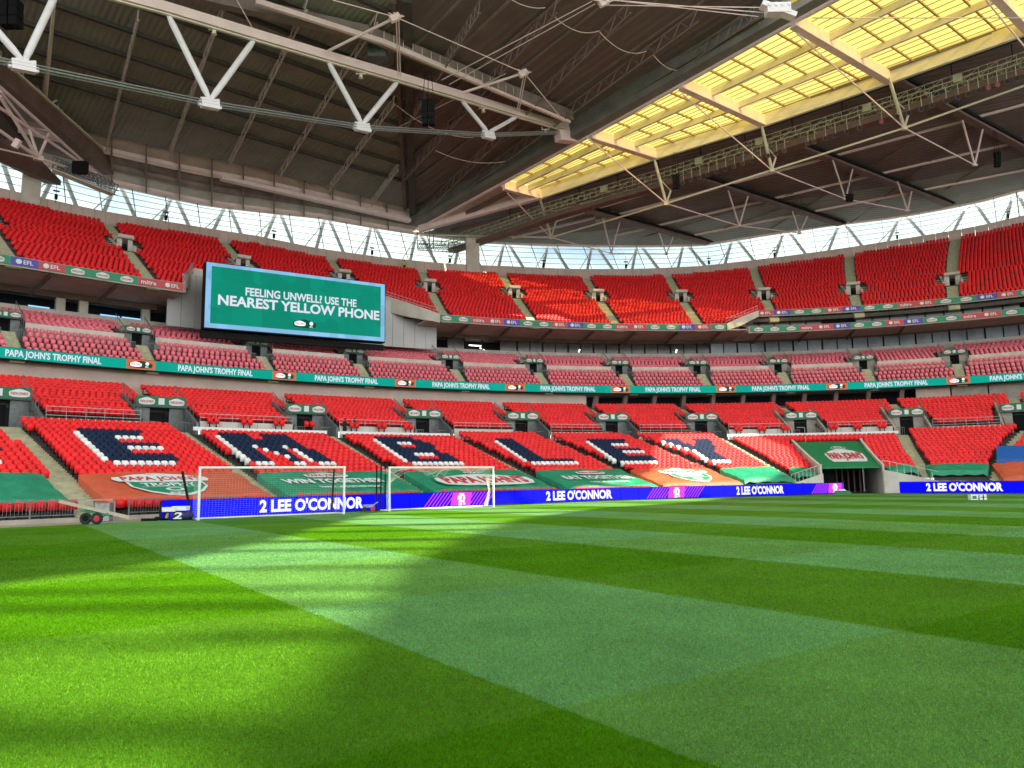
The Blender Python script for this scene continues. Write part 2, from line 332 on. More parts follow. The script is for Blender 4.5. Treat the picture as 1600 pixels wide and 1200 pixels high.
# ================================================================== SETTING: ground, pitch, track
PITCH_ANG = math.radians(34.5)
def mk_grass(name, blade=False):
    m_, n = newmat(name); L = n.links
    o = nd(n, 'ShaderNodeOutputMaterial'); p = nd(n, 'ShaderNodeBsdfPrincipled'); p.inputs['Roughness'].default_value = .62 if not blade else .55
    p.inputs['Specular IOR Level'].default_value = .06
    g = nd(n, 'ShaderNodeNewGeometry'); mp = nd(n, 'ShaderNodeMapping'); mp.inputs['Rotation'].default_value = (0, 0, -PITCH_ANG)
    L.new(g.outputs['Position'], mp.inputs[0]); sx = nd(n, 'ShaderNodeSeparateXYZ')
    wob = nd(n, 'ShaderNodeTexNoise'); wob.inputs['Scale'].default_value = 5.0; wob.inputs['Detail'].default_value = 6; L.new(g.outputs['Position'], wob.inputs[0])
    wv = nd(n, 'ShaderNodeVectorMath', operation='SCALE'); wv.inputs['Scale'].default_value = .10; L.new(wob.outputs['Color'], wv.inputs[0])
    ad = nd(n, 'ShaderNodeVectorMath', operation='ADD'); L.new(mp.outputs[0], ad.inputs[0]); L.new(wv.outputs[0], ad.inputs[1]); L.new(ad.outputs[0], sx.inputs[0])
    def band(sock, off, per):
        a = nd(n, 'ShaderNodeMath', operation='SUBTRACT'); L.new(sock, a.inputs[0]); a.inputs[1].default_value = off
        b = nd(n, 'ShaderNodeMath', operation='DIVIDE'); L.new(a.outputs[0], b.inputs[0]); b.inputs[1].default_value = per * 2
        f = nd(n, 'ShaderNodeMath', operation='FRACT'); L.new(b.outputs[0], f.inputs[0])
        c = nd(n, 'ShaderNodeMath', operation='PINGPONG'); L.new(f.outputs[0], c.inputs[0]); c.inputs[1].default_value = .5
        # ping-pong of (fract - .25): use compare to .5
        d = nd(n, 'ShaderNodeMapRange'); L.new(f.outputs[0], d.inputs[0]); d.inputs['From Min'].default_value = .5 - .004; d.inputs['From Max'].default_value = .5 + .004
        d.inputs['To Min'].default_value = 1; d.inputs['To Max'].default_value = 0
        return d.outputs[0]
    bp_ = band(sx.outputs[0], 3.46, 4.4)
    # rotated axes: X = along goal line, Y = away from camera side (q = -Y)
    bq = band(sx.outputs[1], 4.46, 5.4)
    m1 = nd(n, 'ShaderNodeMath', operation='MULTIPLY'); L.new(bp_, m1.inputs[0]); m1.inputs[1].default_value = .78
    m2 = nd(n, 'ShaderNodeMath', operation='MULTIPLY_ADD'); L.new(bq, m2.inputs[0]); m2.inputs[1].default_value = .22; L.new(m1.outputs[0], m2.inputs[2])
    mc = nd(n, 'ShaderNodeMix', data_type='RGBA'); L.new(bp_, mc.inputs[0])
    for k_, (c0_, c1_) in ((6, ((.056, .188, .0005), (.074, .208, .010))), (7, ((.106, .262, .060), (.112, .284, .098)))):
        mq = nd(n, 'ShaderNodeMix', data_type='RGBA'); L.new(bq, mq.inputs[0]); mq.inputs[6].default_value = (*c0_, 1); mq.inputs[7].default_value = (*c1_, 1); L.new(mq.outputs[2], mc.inputs[k_])
    big = nd(n, 'ShaderNodeTexNoise'); big.inputs['Scale'].default_value = .5; big.inputs['Detail'].default_value = 8; big.inputs['Roughness'].default_value = .65
    L.new(g.outputs['Position'], big.inputs[0])
    fine = nd(n, 'ShaderNodeTexNoise'); fine.inputs['Scale'].default_value = 22 if not blade else 60; fine.inputs['Detail'].default_value = 6; fine.inputs['Roughness'].default_value = .75
    L.new(g.outputs['Position'], fine.inputs[0])
    fr = nd(n, 'ShaderNodeMapRange'); L.new(fine.outputs['Fac'], fr.inputs[0]); fr.inputs['From Min'].default_value = .3; fr.inputs['From Max'].default_value = .7
    fr.inputs['To Min'].default_value = .62 if not blade else .55; fr.inputs['To Max'].default_value = 1.38 if not blade else 1.6
    br = nd(n, 'ShaderNodeMapRange'); L.new(big.outputs['Fac'], br.inputs[0]); br.inputs['From Min'].default_value = .3; br.inputs['From Max'].default_value = .7
    br.inputs['To Min'].default_value = .82; br.inputs['To Max'].default_value = 1.16
    mm = nd(n, 'ShaderNodeMath', operation='MULTIPLY'); L.new(fr.outputs[0], mm.inputs[0]); L.new(br.outputs[0], mm.inputs[1])
    sc = nd(n, 'ShaderNodeVectorMath', operation='SCALE'); L.new(mc.outputs[2], sc.inputs[0]); L.new(mm.outputs[0], sc.inputs['Scale'])
    if blade:
        ri = nd(n, 'ShaderNodeMapRange'); L.new(g.outputs['Random Per Island'], ri.inputs[0]); ri.inputs['To Min'].default_value = .6; ri.inputs['To Max'].default_value = 1.5
        m5 = nd(n, 'ShaderNodeMath', operation='MULTIPLY'); L.new(mm.outputs[0], m5.inputs[0]); L.new(ri.outputs[0], m5.inputs[1]); L.new(m5.outputs[0], sc.inputs['Scale'])
    L.new(sc.outputs[0], p.inputs['Base Color'])
    if not blade:
        b = nd(n, 'ShaderNodeBump'); b.inputs['Strength'].default_value = 1.0; b.inputs['Distance'].default_value = .03
        f2 = nd(n, 'ShaderNodeTexNoise'); f2.inputs['Scale'].default_value = 34; f2.inputs['Detail'].default_value = 5; f2.inputs['Roughness'].default_value = .8
        L.new(g.outputs['Position'], f2.inputs[0]); L.new(f2.outputs['Fac'], b.inputs['Height']); L.new(b.outputs[0], p.inputs['Normal'])
        L.new(p.outputs[0], o.inputs[0])
    else:
        t = nd(n, 'ShaderNodeBsdfTranslucent'); tm = nd(n, 'ShaderNodeVectorMath', operation='MULTIPLY'); tm.inputs[1].default_value = (1.9, 1.25, .4); L.new(sc.outputs[0], tm.inputs[0]); L.new(tm.outputs[0], t.inputs['Color']); mx = nd(n, 'ShaderNodeMixShader'); mx.inputs[0].default_value = .4
        L.new(p.outputs[0], mx.inputs[1]); L.new(t.outputs[0], mx.inputs[2]); L.new(mx.outputs[0], o.inputs[0])
    return m_
M['grass'] = mk_grass('grass'); M['blade'] = mk_grass('grass_blade', True)

b = MB(); b.poly([(-400, -400, -.03), (400, -400, -.03), (400, 400, -.03), (-400, 400, -.03)]); structure(b.build('ground', M['asphalt']))
BOARD_L = [(-16.8, 36.4), (-10.4, 42.6), (-7.9, 45.3), (6.4, 56.3), (20.0, 62.2), (28.6, 66.2)]
BOARD_R = [(32.0, 65.6), (38.6, 57.6), (52.5, 40.5)]
edge = [(-60, -6.6)] + [(-16.8 - .35, 36.4 - .5)] + [(x + .25, y - .45) for x, y in BOARD_L[1:]] + [(30.6, 66.6)] + [(x - .4, y - .35) for x, y in BOARD_R] + [(90, -6), (90, -60), (-60, -60)]
b = MB(); b.poly([(x, y, 0) for x, y in edge][::-1]); pitch = structure(b.build('pitch', M['grass']))
# sand coloured paving between track and front wall of the stand (left)
b = MB()
ss = np.linspace(-30, 26, 57)
for i in range(56): b.poly([P3(ss[i], -29.9, -.022), P3(ss[i + 1], -29.9, -.022), P3(ss[i + 1], -27.3, -.022), P3(ss[i], -27.3, -.022)])
structure(b.build('paving', M['track_sand']))

# real blades of grass in the foreground
def blades(n, y0, y1, h):
    # density thins steadily with distance while the blades widen a little
    y = y0 * (y1 / y0) ** (rng.random(n)); x = (rng.random(n) * 2 - 1) * y * .74
    fade = np.clip((y1 - y) / (y1 * .4), 0, 1)
    a = rng.random(n) * 2 * np.pi; hh = h * (.6 + .8 * rng.random(n)) * (.3 + .7 * fade); ww = .0011 * y * (.7 + .6 * rng.random(n))
    lean = (rng.normal(0, .5, (n, 2)) * hh[:, None])
    V = np.zeros((n, 3, 3)); cx, sx_ = np.cos(a) * ww / 2, np.sin(a) * ww / 2
    V[:, 0, 0] = x - cx; V[:, 0, 1] = y - sx_; V[:, 1, 0] = x + cx; V[:, 1, 1] = y + sx_
    V[:, 2, 0] = x + lean[:, 0]; V[:, 2, 1] = y + lean[:, 1]; V[:, 2, 2] = hh; V[:, :2, 2] = .001
    return V.reshape(-1, 3)
Vb = blades(620000, 3.3, 30, .018)
me = bpy.data.meshes.new('grass_blades'); nb = len(Vb)
me.vertices.add(nb); me.vertices.foreach_set('co', Vb.ravel().astype(np.float32)); me.loops.add(nb); me.loops.foreach_set('vertex_index', np.arange(nb, dtype=np.int32))
me.polygons.add(nb // 3); me.polygons.foreach_set('loop_start', np.arange(0, nb, 3, dtype=np.int32)); me.polygons.foreach_set('loop_total', np.full(nb // 3, 3, np.int32))
me.materials.append(M['blade']); me.update(calc_edges=True)
gb = bpy.data.objects.new('grass', me); link(gb); stuff(gb); tag(gb, 'short mown blades of grass on the near part of the pitch', 'grass')

# ================================================================== TERRACES
AB = dict(
 low=([-13.2, -1.2, 10.4, 23.8, 38.9, 51.4, 63.2, 71.0, None, 89.0, 97.6, 108], [-14.0, -1.4, 10.0, 23.2, 36.5, 47.5, 58.5, 69.3, 80.5, 91.5, 105.2, 118], -26., -11.),
 ulow=([-14, -1.4, 9.6, 22.4, 34.9, 46.5, 57.6, 68.7, 80.8, 93.1, 105.2, 117], None, 0, 0),
 mid=([-19, -8.7, 1.3, 11.3, 22.1, 32.1, 43.0, 53.0, 63.4, 72.8, 82.2, 91.5, 100.6, 110], None, 0, 0),
 up=([-8.0, 1.5, 12.3, 23.3, 33.4, 42.4, 53.0, 63.3, 73.3, 82.4, 91.6, 101.0, 110.5], [-8.5, 1.5, 13.0, 24.2, 35.3, 45.6, 55.2, 65.1, 74.8, 84.3, 93.7, 102.7, 112], 5., 28.))
def aisles(t, d):
    a, b_, d0, d1 = AB[t]
    if b_ is None: return [x for x in a if x is not None]
    out = []
    for x, y in zip(a, b_):
        if x is None: continue
        out.append(x + (y - x) * (d - d0) / (d1 - d0))
    return out
def lin(x, t): return float(np.interp(x, [p[0] for p in t], [p[1] for p in t]))
DF = [(-70, -27), (30, -27), (45, -27), (55, -26.6), (65, -26), (72, -24.2), (79, -22.4), (88, -22.6), (95, -25), (101, -26.3), (200, -26.3)]
DU = [(-70, 5.0), (14.8, 5.0), (17.0, 10.0), (35.6, 10.0), (41.4, 5.0), (76.2, 5.0), (80.7, 8.6), (200, 8.6)]
DT = [(-70, 28.5), (4, 28.2), (8.2, 27.6), (12.5, 27.2), (20, 28.6), (28, 29.3), (34, 27.2), (41, 26.7), (48.5, 26.8), (56, 28), (64, 28.2), (72, 29), (79, 30.2), (86, 33), (93, 35.5), (99, 37.5), (104, 38.7), (111, 41), (130, 46), (200, 50)]
def tunnelL(d): return 77.3 + (d + 14) * .21
def tunnelR(d): return 85.2 + (d + 14) * .22
ROW = {}
ROW['low'] = [(-27 + .82 * i, .2 + .262 * i) for i in range(21)]
ROW['ulow'] = [(-9.2 + .82 * j, 6.35 + .285 * j) for j in range(12)]
ROW['midf'] = [(.9 + .8 * k, 11.95 + .55 * k) for k in range(5)]
ROW['midb'] = [(5.75 + .8 * k, 14.82 + .35 * k) for k in range(7)]
ROW['up'] = [(5.4 + .8 * k, 20.45 + .44 * k) for k in range(56)]
def ok_low(s, d): return d >= lin(s, DF) - .4 and not (d < -13.2 and tunnelL(d) - .6 < s < tunnelR(d) + .6)
def ok_up(s, d): return lin(s, DU) - .1 <= d <= lin(s, DT) + .2
def terrace(name, rows, dep, drop, mask, s0=-45, s1=150, step=1.0):
    b = MB(); S = np.arange(s0, s1 + .01, step)
    for (d, z) in rows:
        q0 = CC(S) + NN(S) * (d - dep / 2); q1 = CC(S) + NN(S) * (d + dep / 2)
        for i in range(len(S) - 1):
            if mask and not mask((S[i] + S[i + 1]) / 2, d): continue
            A = (*q0[i], z); B = (*q0[i + 1], z); Cc = (*q1[i + 1], z); D = (*q1[i], z)
            b.poly([A, B, Cc, D]); b.poly([(*q0[i], z - drop), (*q0[i + 1], z - drop), B, A])
    return b
lower = thing('lower_stand', 'lowest tier of the stadium bowl with concrete terracing right behind the advertising boards', 'stand', (0, 60, 0), w=True)
middle = thing('middle_stand', 'shallow middle tier of the bowl between the teal ribbon board and the glazed boxes', 'stand', (0, 84, 11.5), w=True)
upper = thing('upper_stand', 'steep top tier of the bowl under the roof and its ring of glazing', 'stand', (0, 95, 20), w=True)
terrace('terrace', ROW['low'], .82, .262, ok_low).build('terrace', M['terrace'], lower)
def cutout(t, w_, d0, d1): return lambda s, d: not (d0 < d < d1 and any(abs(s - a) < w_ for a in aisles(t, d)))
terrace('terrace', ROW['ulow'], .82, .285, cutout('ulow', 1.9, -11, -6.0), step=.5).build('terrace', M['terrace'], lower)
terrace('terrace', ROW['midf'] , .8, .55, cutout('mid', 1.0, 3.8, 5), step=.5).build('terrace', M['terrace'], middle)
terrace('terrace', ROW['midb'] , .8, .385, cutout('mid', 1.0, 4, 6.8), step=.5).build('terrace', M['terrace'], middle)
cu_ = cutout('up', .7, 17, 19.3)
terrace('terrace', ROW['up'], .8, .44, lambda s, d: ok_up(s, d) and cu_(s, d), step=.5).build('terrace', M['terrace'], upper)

# aisle stairs, one part per aisle
def stairs(t, rows, w_, parent, mask, dep, rise, skip=None):
    names = aisles(t, rows[0][0])
    for k in range(len(names)):
        if not (-8 < names[k] < 125): continue
        b = MB(); n = 0
        for (d, z) in rows:
            s = aisles(t, d)[k]
            if mask and not mask(s, d): continue
            if (skip and skip(d)):
                if n: b.build('aisle_stairs', M['aisle'], parent)
                b = MB(); n = 0; continue
            hs = w_ / 2 / (1 + .01 * d); n += 1
            p = [P3(s - hs, d - dep / 2 - .02, z - rise), P3(s + hs, d - dep / 2 - .02, z - rise), P3(s + hs, d + dep / 2, z - rise), P3(s - hs, d + dep / 2, z - rise)]
            b.hexa([(x, y, zz) for x, y, zz in p] + [(x, y, zz + rise + .015) for x, y, zz in p])
            p = [P3(s - hs, d, z), P3(s + hs, d, z), P3(s + hs, d + dep / 2, z), P3(s - hs, d + dep / 2, z)]
            b.hexa([(x, y, zz) for x, y, zz in p] + [(x, y, zz + rise / 2) for x, y, zz in p])
        if n: b.build('aisle_stairs', M['aisle'], parent)
stairs('low', ROW['low'], 1.2, lower, ok_low, .82, .262)
stairs('ulow', ROW['ulow'], 1.1, lower, None, .82, .285, lambda d: d < -5.2)
stairs('mid', ROW['midf'], 1.0, middle, None, .8, .55)
stairs('mid', ROW['midb'], 1.0, middle, None, .8, .385, lambda d: d < 7)
stairs('up', ROW['up'], 1.15, upper, ok_up, .8, .44, lambda d: 16.4 < d < 20.5)

# ------------------------------------------------------------------ SEATS
def seat_low():
    b = MB()
    xs = (-.22, -.12, .12, .22); ys = (.03, -.02, -.02, .03)
    for i in range(3):
        x0, x1, y0, y1 = xs[i], xs[i + 1], ys[i], ys[i + 1]
        zt0, zt1 = ((.76, .85), (.85, .85), (.85, .76))[i]
        b.poly([(x0, y0, .42), (x1, y1, .42), (x1, y1 - .08, zt1), (x0, y0 - .08, zt0)])
        b.poly([(x0, y0 - .08, zt0), (x1, y1 - .08, zt1), (x1, y1 - .14, zt1 - .01), (x0, y0 - .14, zt0 - .01)])
    b.poly([(-.22, -.11, .80), (.22, -.11, .80), (.22, -.03, .42), (-.22, -.03, .42)][::-1])
    b.hexa([(-.20, .05, .36), (.20, .05, .36), (.20, .0, .36), (-.20, .0, .36), (-.19, .16, .70), (.19, .16, .70), (.19, .02, .73), (-.19, .02, .73)])
    b.cur = 1; b.poly([(-.05, .02, 0), (.05, .02, 0), (.05, .03, .38), (-.05, .03, .38)])
    return b
def seat_high():
    b = MB(); nx, nz = 6, 4
    def bk(i, j, back):
        x = -.22 + .44 * i / nx; t = j / nz; z = .40 + .46 * t
        if t > .7: z -= .05 * (abs(x) / .22) ** 4
        xx = x * (1 - .06 * t - .04 * (1 - t)); y = .06 * (abs(x) / .22) ** 2 - .11 * t ** 1.3
        return (xx, y - (.035 if back else 0), z)
    base = len(b.v)
    for k in (0, 1):
        for j in range(nz + 1):
            for i in range(nx + 1): b.v.append(bk(i, j, k))
    W_ = nx + 1; F_ = (nz + 1) * W_
    for j in range(nz):
        for i in range(nx):
            a = base + j * W_ + i; b.f.append((a, a + 1, a + W_ + 1, a + W_)); b.m.append(0)
            a += F_; b.f.append((a + W_, a + W_ + 1, a + 1, a)); b.m.append(0)
    for i in range(nx):
        a = base + nz * W_ + i; b.f.append((a, a + 1, a + 1 + F_, a + F_)); b.m.append(0)
    for j in range(nz):
        for i in (0, nx):
            a = base + j * W_ + i; b.f.append((a, a + W_, a + W_ + F_, a + F_)); b.m.append(0)
    # folded seat pan: curved pad standing up in front of the back
    prof = [(.03, .34), (.10, .35), (.16, .50), (.185, .66), (.165, .73), (.08, .74)]
    base = len(b.v); xs = (-.2, -.17, 0, .17, .2)
    for x in xs:
        for (y, z) in prof: b.v.append((x, y - (.025 if abs(x) > .19 else (0 if x else -.012)), z - (.02 if abs(x) > .19 and z > .5 else 0)))
    k = len(prof)
    for i in range(len(xs) - 1):
        for j in range(k - 1):
            a = base + i * k + j; b.f.append((a, a + k, a + k + 1, a + 1)); b.m.append(0)
    b.f.append(tuple(base + j for j in range(k))); b.m.append(0)
    b.f.append(tuple(base + (len(xs) - 1) * k + j for j in range(k))[::-1]); b.m.append(0)
    b.cur = 1; b.hexa([(-.05, .0, 0), (.05, .0, 0), (.05, -.06, 0), (-.05, -.06, 0), (-.04, .04, .40), (.04, .04, .40), (.04, -.02, .40), (-.04, -.02, .40)])
    b.cur = 0
    return b
def seatmesh(name, b, col):
    me = bpy.data.meshes.new(name); me.from_pydata(b.v, [], b.f); me.materials.append(col); me.materials.append(M['black'])
    me.polygons.foreach_set('material_index', b.m); me.polygons.foreach_set('use_smooth', [True] * len(b.f)); me.update(); return me
SPC = .45
LET = {
 'W': ["n..nnn..nnn.nnnn", "n..nnn..nnn.nnnn", "w.wnnn.wnnnwnnnn", ".nwnnn.wnnnwnnn.", ".nnnnnnnnnnnnnn.", ".wnnnnnwnnnnnnn.", "..nnnnn.wnnnnnn.", "..wnnnn..nnnnn..", "...nnnn..nnnnn..", "...wwww..wwwww.."],
 'E': [".nnnnnnnnn", "wnnnnnnnn.", "wnnnnwwww.", "wnnnn.....", "wnnnnnnnnn", "wnnnnwwwww", "wnnnn.....", "wnnnnnnnnn", "wnnnnnnnnn", ".wwwwwwww."],
 'M': [".nnnnn..nnnnn.", "wnnnnn..nnnnn.", "wnnnnnnnnnnnn.", "wnnnnnnnnnnnn.", "wnnnwnnnnwnnn.", "wnnn.wnnn.wnnn", "wnnn..wnn.wnnn", "wnnn...wn.wnnn", "wnnn...nn.wnnn", ".www...ww..www"],
 'B': [".nnnnnnnn..", "wnnnnnnnnn.", "wnnnwwwnnnn", "wnnn...nnnn", "wnnnnnnnnn.", "wnnnnnnnnn.", "wnnnwwwwnnn", "wnnn....nnn", "wnnnnnnnnnn", ".wwwwwwwwww"],
 'L': [".nnnn......"] + ["wnnnn......"] * 7 + ["wnnnnnnnnnn", ".wwwwwwwwww"],
 'Y': [".nnnn...nnnn", "wnnnn...nnnn", ".wnnnn.nnnn.", "..wnnnnnnnn.", "...wnnnnnn..", "....wnnnn...", "....wnnnn...", "....wnnnn...", "....wnnnn...", ".....wwww..."]}
LETTERS = [(0, 'W', -6.1), (1, 'E', 4.1), (2, 'M', 15.3), (3, 'B', 29.0), (4, 'L', 42.7), (5, 'E', 53.9), (6, 'Y', 64.0)]
seats = []   # (x, y, z, angle, kind, block, row)
def place(tier, d, z, mask, gap, kind, row, letters=False, spc=SPC, extra=None):
    A = aisles(tier, d)
    for bi in range(len(A) - 1):
        a, b_ = A[bi], A[bi + 1]
        if b_ < -12 or a > 122: continue
        a = max(a, -14); b_ = min(b_, 122)
        L_, inv = arc(d, a, b_)
        sc_ = None
        if letters:
            for (k, ch, c) in LETTERS:
                if k == bi: sc_ = (ch, c)
        if sc_:
            lc, _ = arc(d, a, sc_[1]); n0 = -int((lc - gap - spc / 2) / spc); n1 = int((L_ - lc - gap - spc / 2) / spc)
            offs = [lc + k * spc for k in range(n0, n1 + 1)]; ks = list(range(n0, n1 + 1))
        else:
            n = int((L_ - 2 * gap) / spc)
            if n < 1: continue
            st = (L_ - n * spc) / 2 + spc / 2; st += (.25 * spc if row % 2 else -.25 * spc) if (tier == 'up' and a < 78) else 0; offs = [st + k * spc for k in range(n)]; ks = list(range(n))
        S = inv(np.array(offs)); Q = CC(S) + NN(S) * d; T = NN(S)
        for q, s, t, k in zip(Q, S, T, ks):
            if mask and not mask(s, d): continue
            if extra and not extra(s, d): continue
            kd = kind
            if sc_:
                bm = LET[sc_[0]]; r = 17 - row
                if 0 <= r < 10:
                    c = k + len(bm[0]) // 2
                    if 0 <= c < len(bm[0]): kd = {'n': 'navy', 'w': 'white', '.': kind}[bm[r][c]]
            seats.append((q[0], q[1], z, math.atan2(-t[0], t[1]) + 0.0, kd, tier + str(bi), row))
TARP = [(-13.5, -2.0), (-.4, 9.5), (11.6, 22.4), (25.0, 37.6), (40.3, 50.4), (52.4, 62.2), (64.4, 70.2), (72.0, 74.6), (84.2, 88.0), (90.2, 96.4), (99.2, 110)]
DROPTOP = [(10, 36.4), (69.3, 91.4)]                          # blocks that stop two rows short below a wheelchair platform
def x_low(s, d):
    if d > -11.8 and any(a < s < b_ for a, b_ in DROPTOP): return False
    if -26.4 < d < -22.4: return False
    if d <= -26.4 and s > 62: return False
    return True
for i, (d, z) in enumerate(ROW['low']): place('low', d, z, ok_low, .58, 'red', i, True, extra=x_low)
def vom_gap(t, w_):
    def f(s, d):
        return all(abs(s - a) > w_ for a in aisles(t, d))
    return f
for j, (d, z) in enumerate(ROW['ulow']): place('ulow', d, z, None, .5 if d > -5 else 2.22, 'red', 30 + j)
for k, (d, z) in enumerate(ROW['midf']): place('mid', d, z, None, .45 if d < 2.6 else 1.1, 'club', 50 + k, spc=.5)
for k, (d, z) in enumerate(ROW['midb']): place('mid', d, z, None, .45 if d > 8.2 else 1.75, 'club', 60 + k, spc=.5)
for k, (d, z) in enumerate(ROW['up']): place('up', d, z, ok_up, .68 if not (15.8 < d < 20.6) else 1.75, 'red', 70 + k, spc=.48)
place('mid', 12.3, 17.62, lambda s, d: s < 13.8 or s > 41, .6, 'red', 90, spc=.55)
# which ones can be seen, and how large
def screen(x, y, z):
    p = Vector((x, y, z + .6)) - Vector((0, 0, 1.6)); zz = p.dot(fw)
    return 800 + 1180 * p.dot(Rv) / zz, 600 - 1180 * p.dot(Uv) / zz, zz
SX = [screen(s[0], s[1], s[2]) for s in seats]
keep = [i for i in range(len(seats)) if -40 < SX[i][0] < 1640 and SX[i][2] > 0]
hi = seat_high(); lo = seat_low()
for q_ in (hi, lo): q_.v = [(x * .92, y, z) for x, y, z in q_.v]
HM = {k: seatmesh('seat_' + k, hi, M[{'red': 'red', 'club': 'red_sheen', 'navy': 'navy', 'white': 'white'}[k]]) for k in ('red', 'club', 'navy', 'white')}
BLK = {'low0': ('W', 'far left'), 'low1': ('E', 'left'), 'low2': ('M', ''), 'low3': ('B', ''), 'low4': ('L', ''), 'low5': ('E', 'right'), 'low6': ('Y', '')}
LETN = {'low0': 'cut-off letter at the left edge', 'low1': 'large letter E at the left', 'low2': 'large letter M', 'low3': 'large letter B', 'low4': 'large letter L', 'low5': 'second, smaller letter E', 'low6': 'large letter Y'}
indiv = set()
reds = sorted([i for i in keep if seats[i][4] == 'red' and 0 <= SX[i][0] < 1600 and seats[i][6] > 4], key=lambda i: SX[i][2])[:300]
indiv |= set(reds)
indiv |= set(sorted([i for i in keep if seats[i][4] == 'navy'], key=lambda i: SX[i][2])[:300]); indiv |= set(sorted([i for i in keep if seats[i][4] == 'white'], key=lambda i: SX[i][2])[:300])
cnt = {}
for i in sorted(indiv, key=lambda i: SX[i][2]):
    x, y, z, a, kd, blk, row = seats[i]
    o = bpy.data.objects.new({'red': 'red_stadium_seat', 'navy': 'navy_stadium_seat', 'white': 'white_stadium_seat'}[kd], HM[kd]); o.location = (x, y, z); o.rotation_euler = (0, 0, a + math.pi); link(o)
    w_ = LETN.get(blk)
    if w_ is None: w_ = {'low7': 'top of the tunnel canopy', 'low8': 'right flank of the tunnel canopy', 'low9': 'aisle at the right edge of the picture'}.get(blk, 'right edge of the picture'); lab = 'red folding plastic seat in the block beside the %s' % w_; g_ = 'red seats beside the %s' % w_
    elif kd == 'red': lab = 'red folding plastic seat in the block around the %s' % w_; g_ = 'red seats around the %s' % w_
    elif kd == 'navy': lab = 'navy blue folding seat forming the %s' % w_; g_ = 'navy seats of the %s' % w_
    else: lab = 'white folding seat edging the %s' % w_; g_ = 'white seats edging the %s' % w_
    tag(o, lab, 'seat', g_)
def mass(name, kinds, label):
    idx = [i for i in keep if i not in indiv and seats[i][4] in kinds]
    if not idx: return
    v = np.array(lo.v); xs_ = np.array([.9 if seats[i][6] >= 50 else 1.0 for i in idx]); S = np.array([[*seats[i][:4]] for i in idx]); n = len(idx); nv = len(v)
    a = S[:, 3] + math.pi; ca, sa = np.cos(a), np.sin(a); hs = 1 + rng.normal(0, .012, n)
    X = S[:, 0:1] + (ca * xs_)[:, None] * v[None, :, 0] - sa[:, None] * v[None, :, 1]
    Y = S[:, 1:2] + (sa * xs_)[:, None] * v[None, :, 0] + ca[:, None] * v[None, :, 1]
    zs_ = np.array([.9 if seats[i][6] >= 70 else 1.0 for i in idx]); Z = S[:, 2:3] + v[None, :, 2] * (hs * zs_)[:, None]
    co = np.stack([X, Y, Z], -1).reshape(-1).astype(np.float32)
    lt = np.array([len(f) for f in lo.f], np.int32); lv = np.concatenate([np.array(f) for f in lo.f])
    me = bpy.data.meshes.new(name); me.vertices.add(n * nv); me.vertices.foreach_set('co', co)
    LV = (lv[None, :] + (np.arange(n) * nv)[:, None]).ravel().astype(np.int32); LT = np.tile(lt, n); LS = np.r_[0, np.cumsum(LT)[:-1]].astype(np.int32)
    me.loops.add(len(LV)); me.loops.foreach_set('vertex_index', LV); me.polygons.add(len(LT)); me.polygons.foreach_set('loop_start', LS); me.polygons.foreach_set('loop_total', LT)
    sv = me.attributes.new('sv', 'FLOAT', 'POINT'); sv.data.foreach_set('value', np.repeat(rng.random(n), nv).astype(np.float32))
    me.materials.append(HM[list(kinds)[0]].materials[0]); me.materials.append(M['black'])
    me.polygons.foreach_set('material_index', np.tile(np.array(lo.m, np.int32), n)); me.update(calc_edges=True); me.validate()
    o = bpy.data.objects.new(name, me); link(o); stuff(o); tag(o, label, 'seats'); print(name, n)
mass('red_seats', ('red',), 'thousands of red folding seats filling the upper tier and the rest of the lower tier')
mass('club_seats', ('club',), 'red seats, painted with a pink sky sheen, filling the middle tier above the teal ribbon board')
mass('navy_seats', ('navy',), 'remaining navy seats of the far letters'); mass('white_seats', ('white',), 'remaining white seats of the far letters')
print('seats', len(seats), 'indiv', len(indiv))

# ================================================================== WALLS, RAILS AND RIBBON BOARDS OF THE STANDS
def ringpart(name, mat, parent, s0, s1, d0, d1, z0, z1, step=1.0):
    b = MB(); ringbox(b, s0, s1, d0, d1, z0, z1, step); return b.build(name, mat, parent)
SL, SR = -40, 145
# front wall of the lower tier and its steel fence
b = MB(); S = np.arange(-40, 130, 1.0)
for i in range(len(S) - 1):
    s0, s1 = S[i], S[i + 1]
    if tunnelL(-23) - .8 < s0 < tunnelR(-23):
        if b.v: b.build('front_wall', M['concrete'], lower); b = MB()
        continue
    d0, d1 = lin(s0, DF) - .62, lin(s1, DF) - .62; z0 = .2 + .262 * ((d0 + .6 + 27) / .82); z1 = .2 + .262 * ((d1 + .6 + 27) / .82)
    z0 = max(.2, min(z0, 1.0)); z1 = max(.2, min(z1, 1.0))
    b.hexa([P3(s0, d0, -.03), P3(s1, d1, -.03), P3(s1, d1 + .2, -.03), P3(s0, d0 + .2, -.03), P3(s0, d0, z0), P3(s1, d1, z1), P3(s1, d1 + .2, z1), P3(s0, d0 + .2, z0)])
b.build('front_wall', M['concrete'], lower)
fence = thing('pitchside_fence', 'low grey steel railing with upright bars in front of the first row of seats', 'fence', (-20, 40, 0), w=True)
b = MB(); bp = MB()
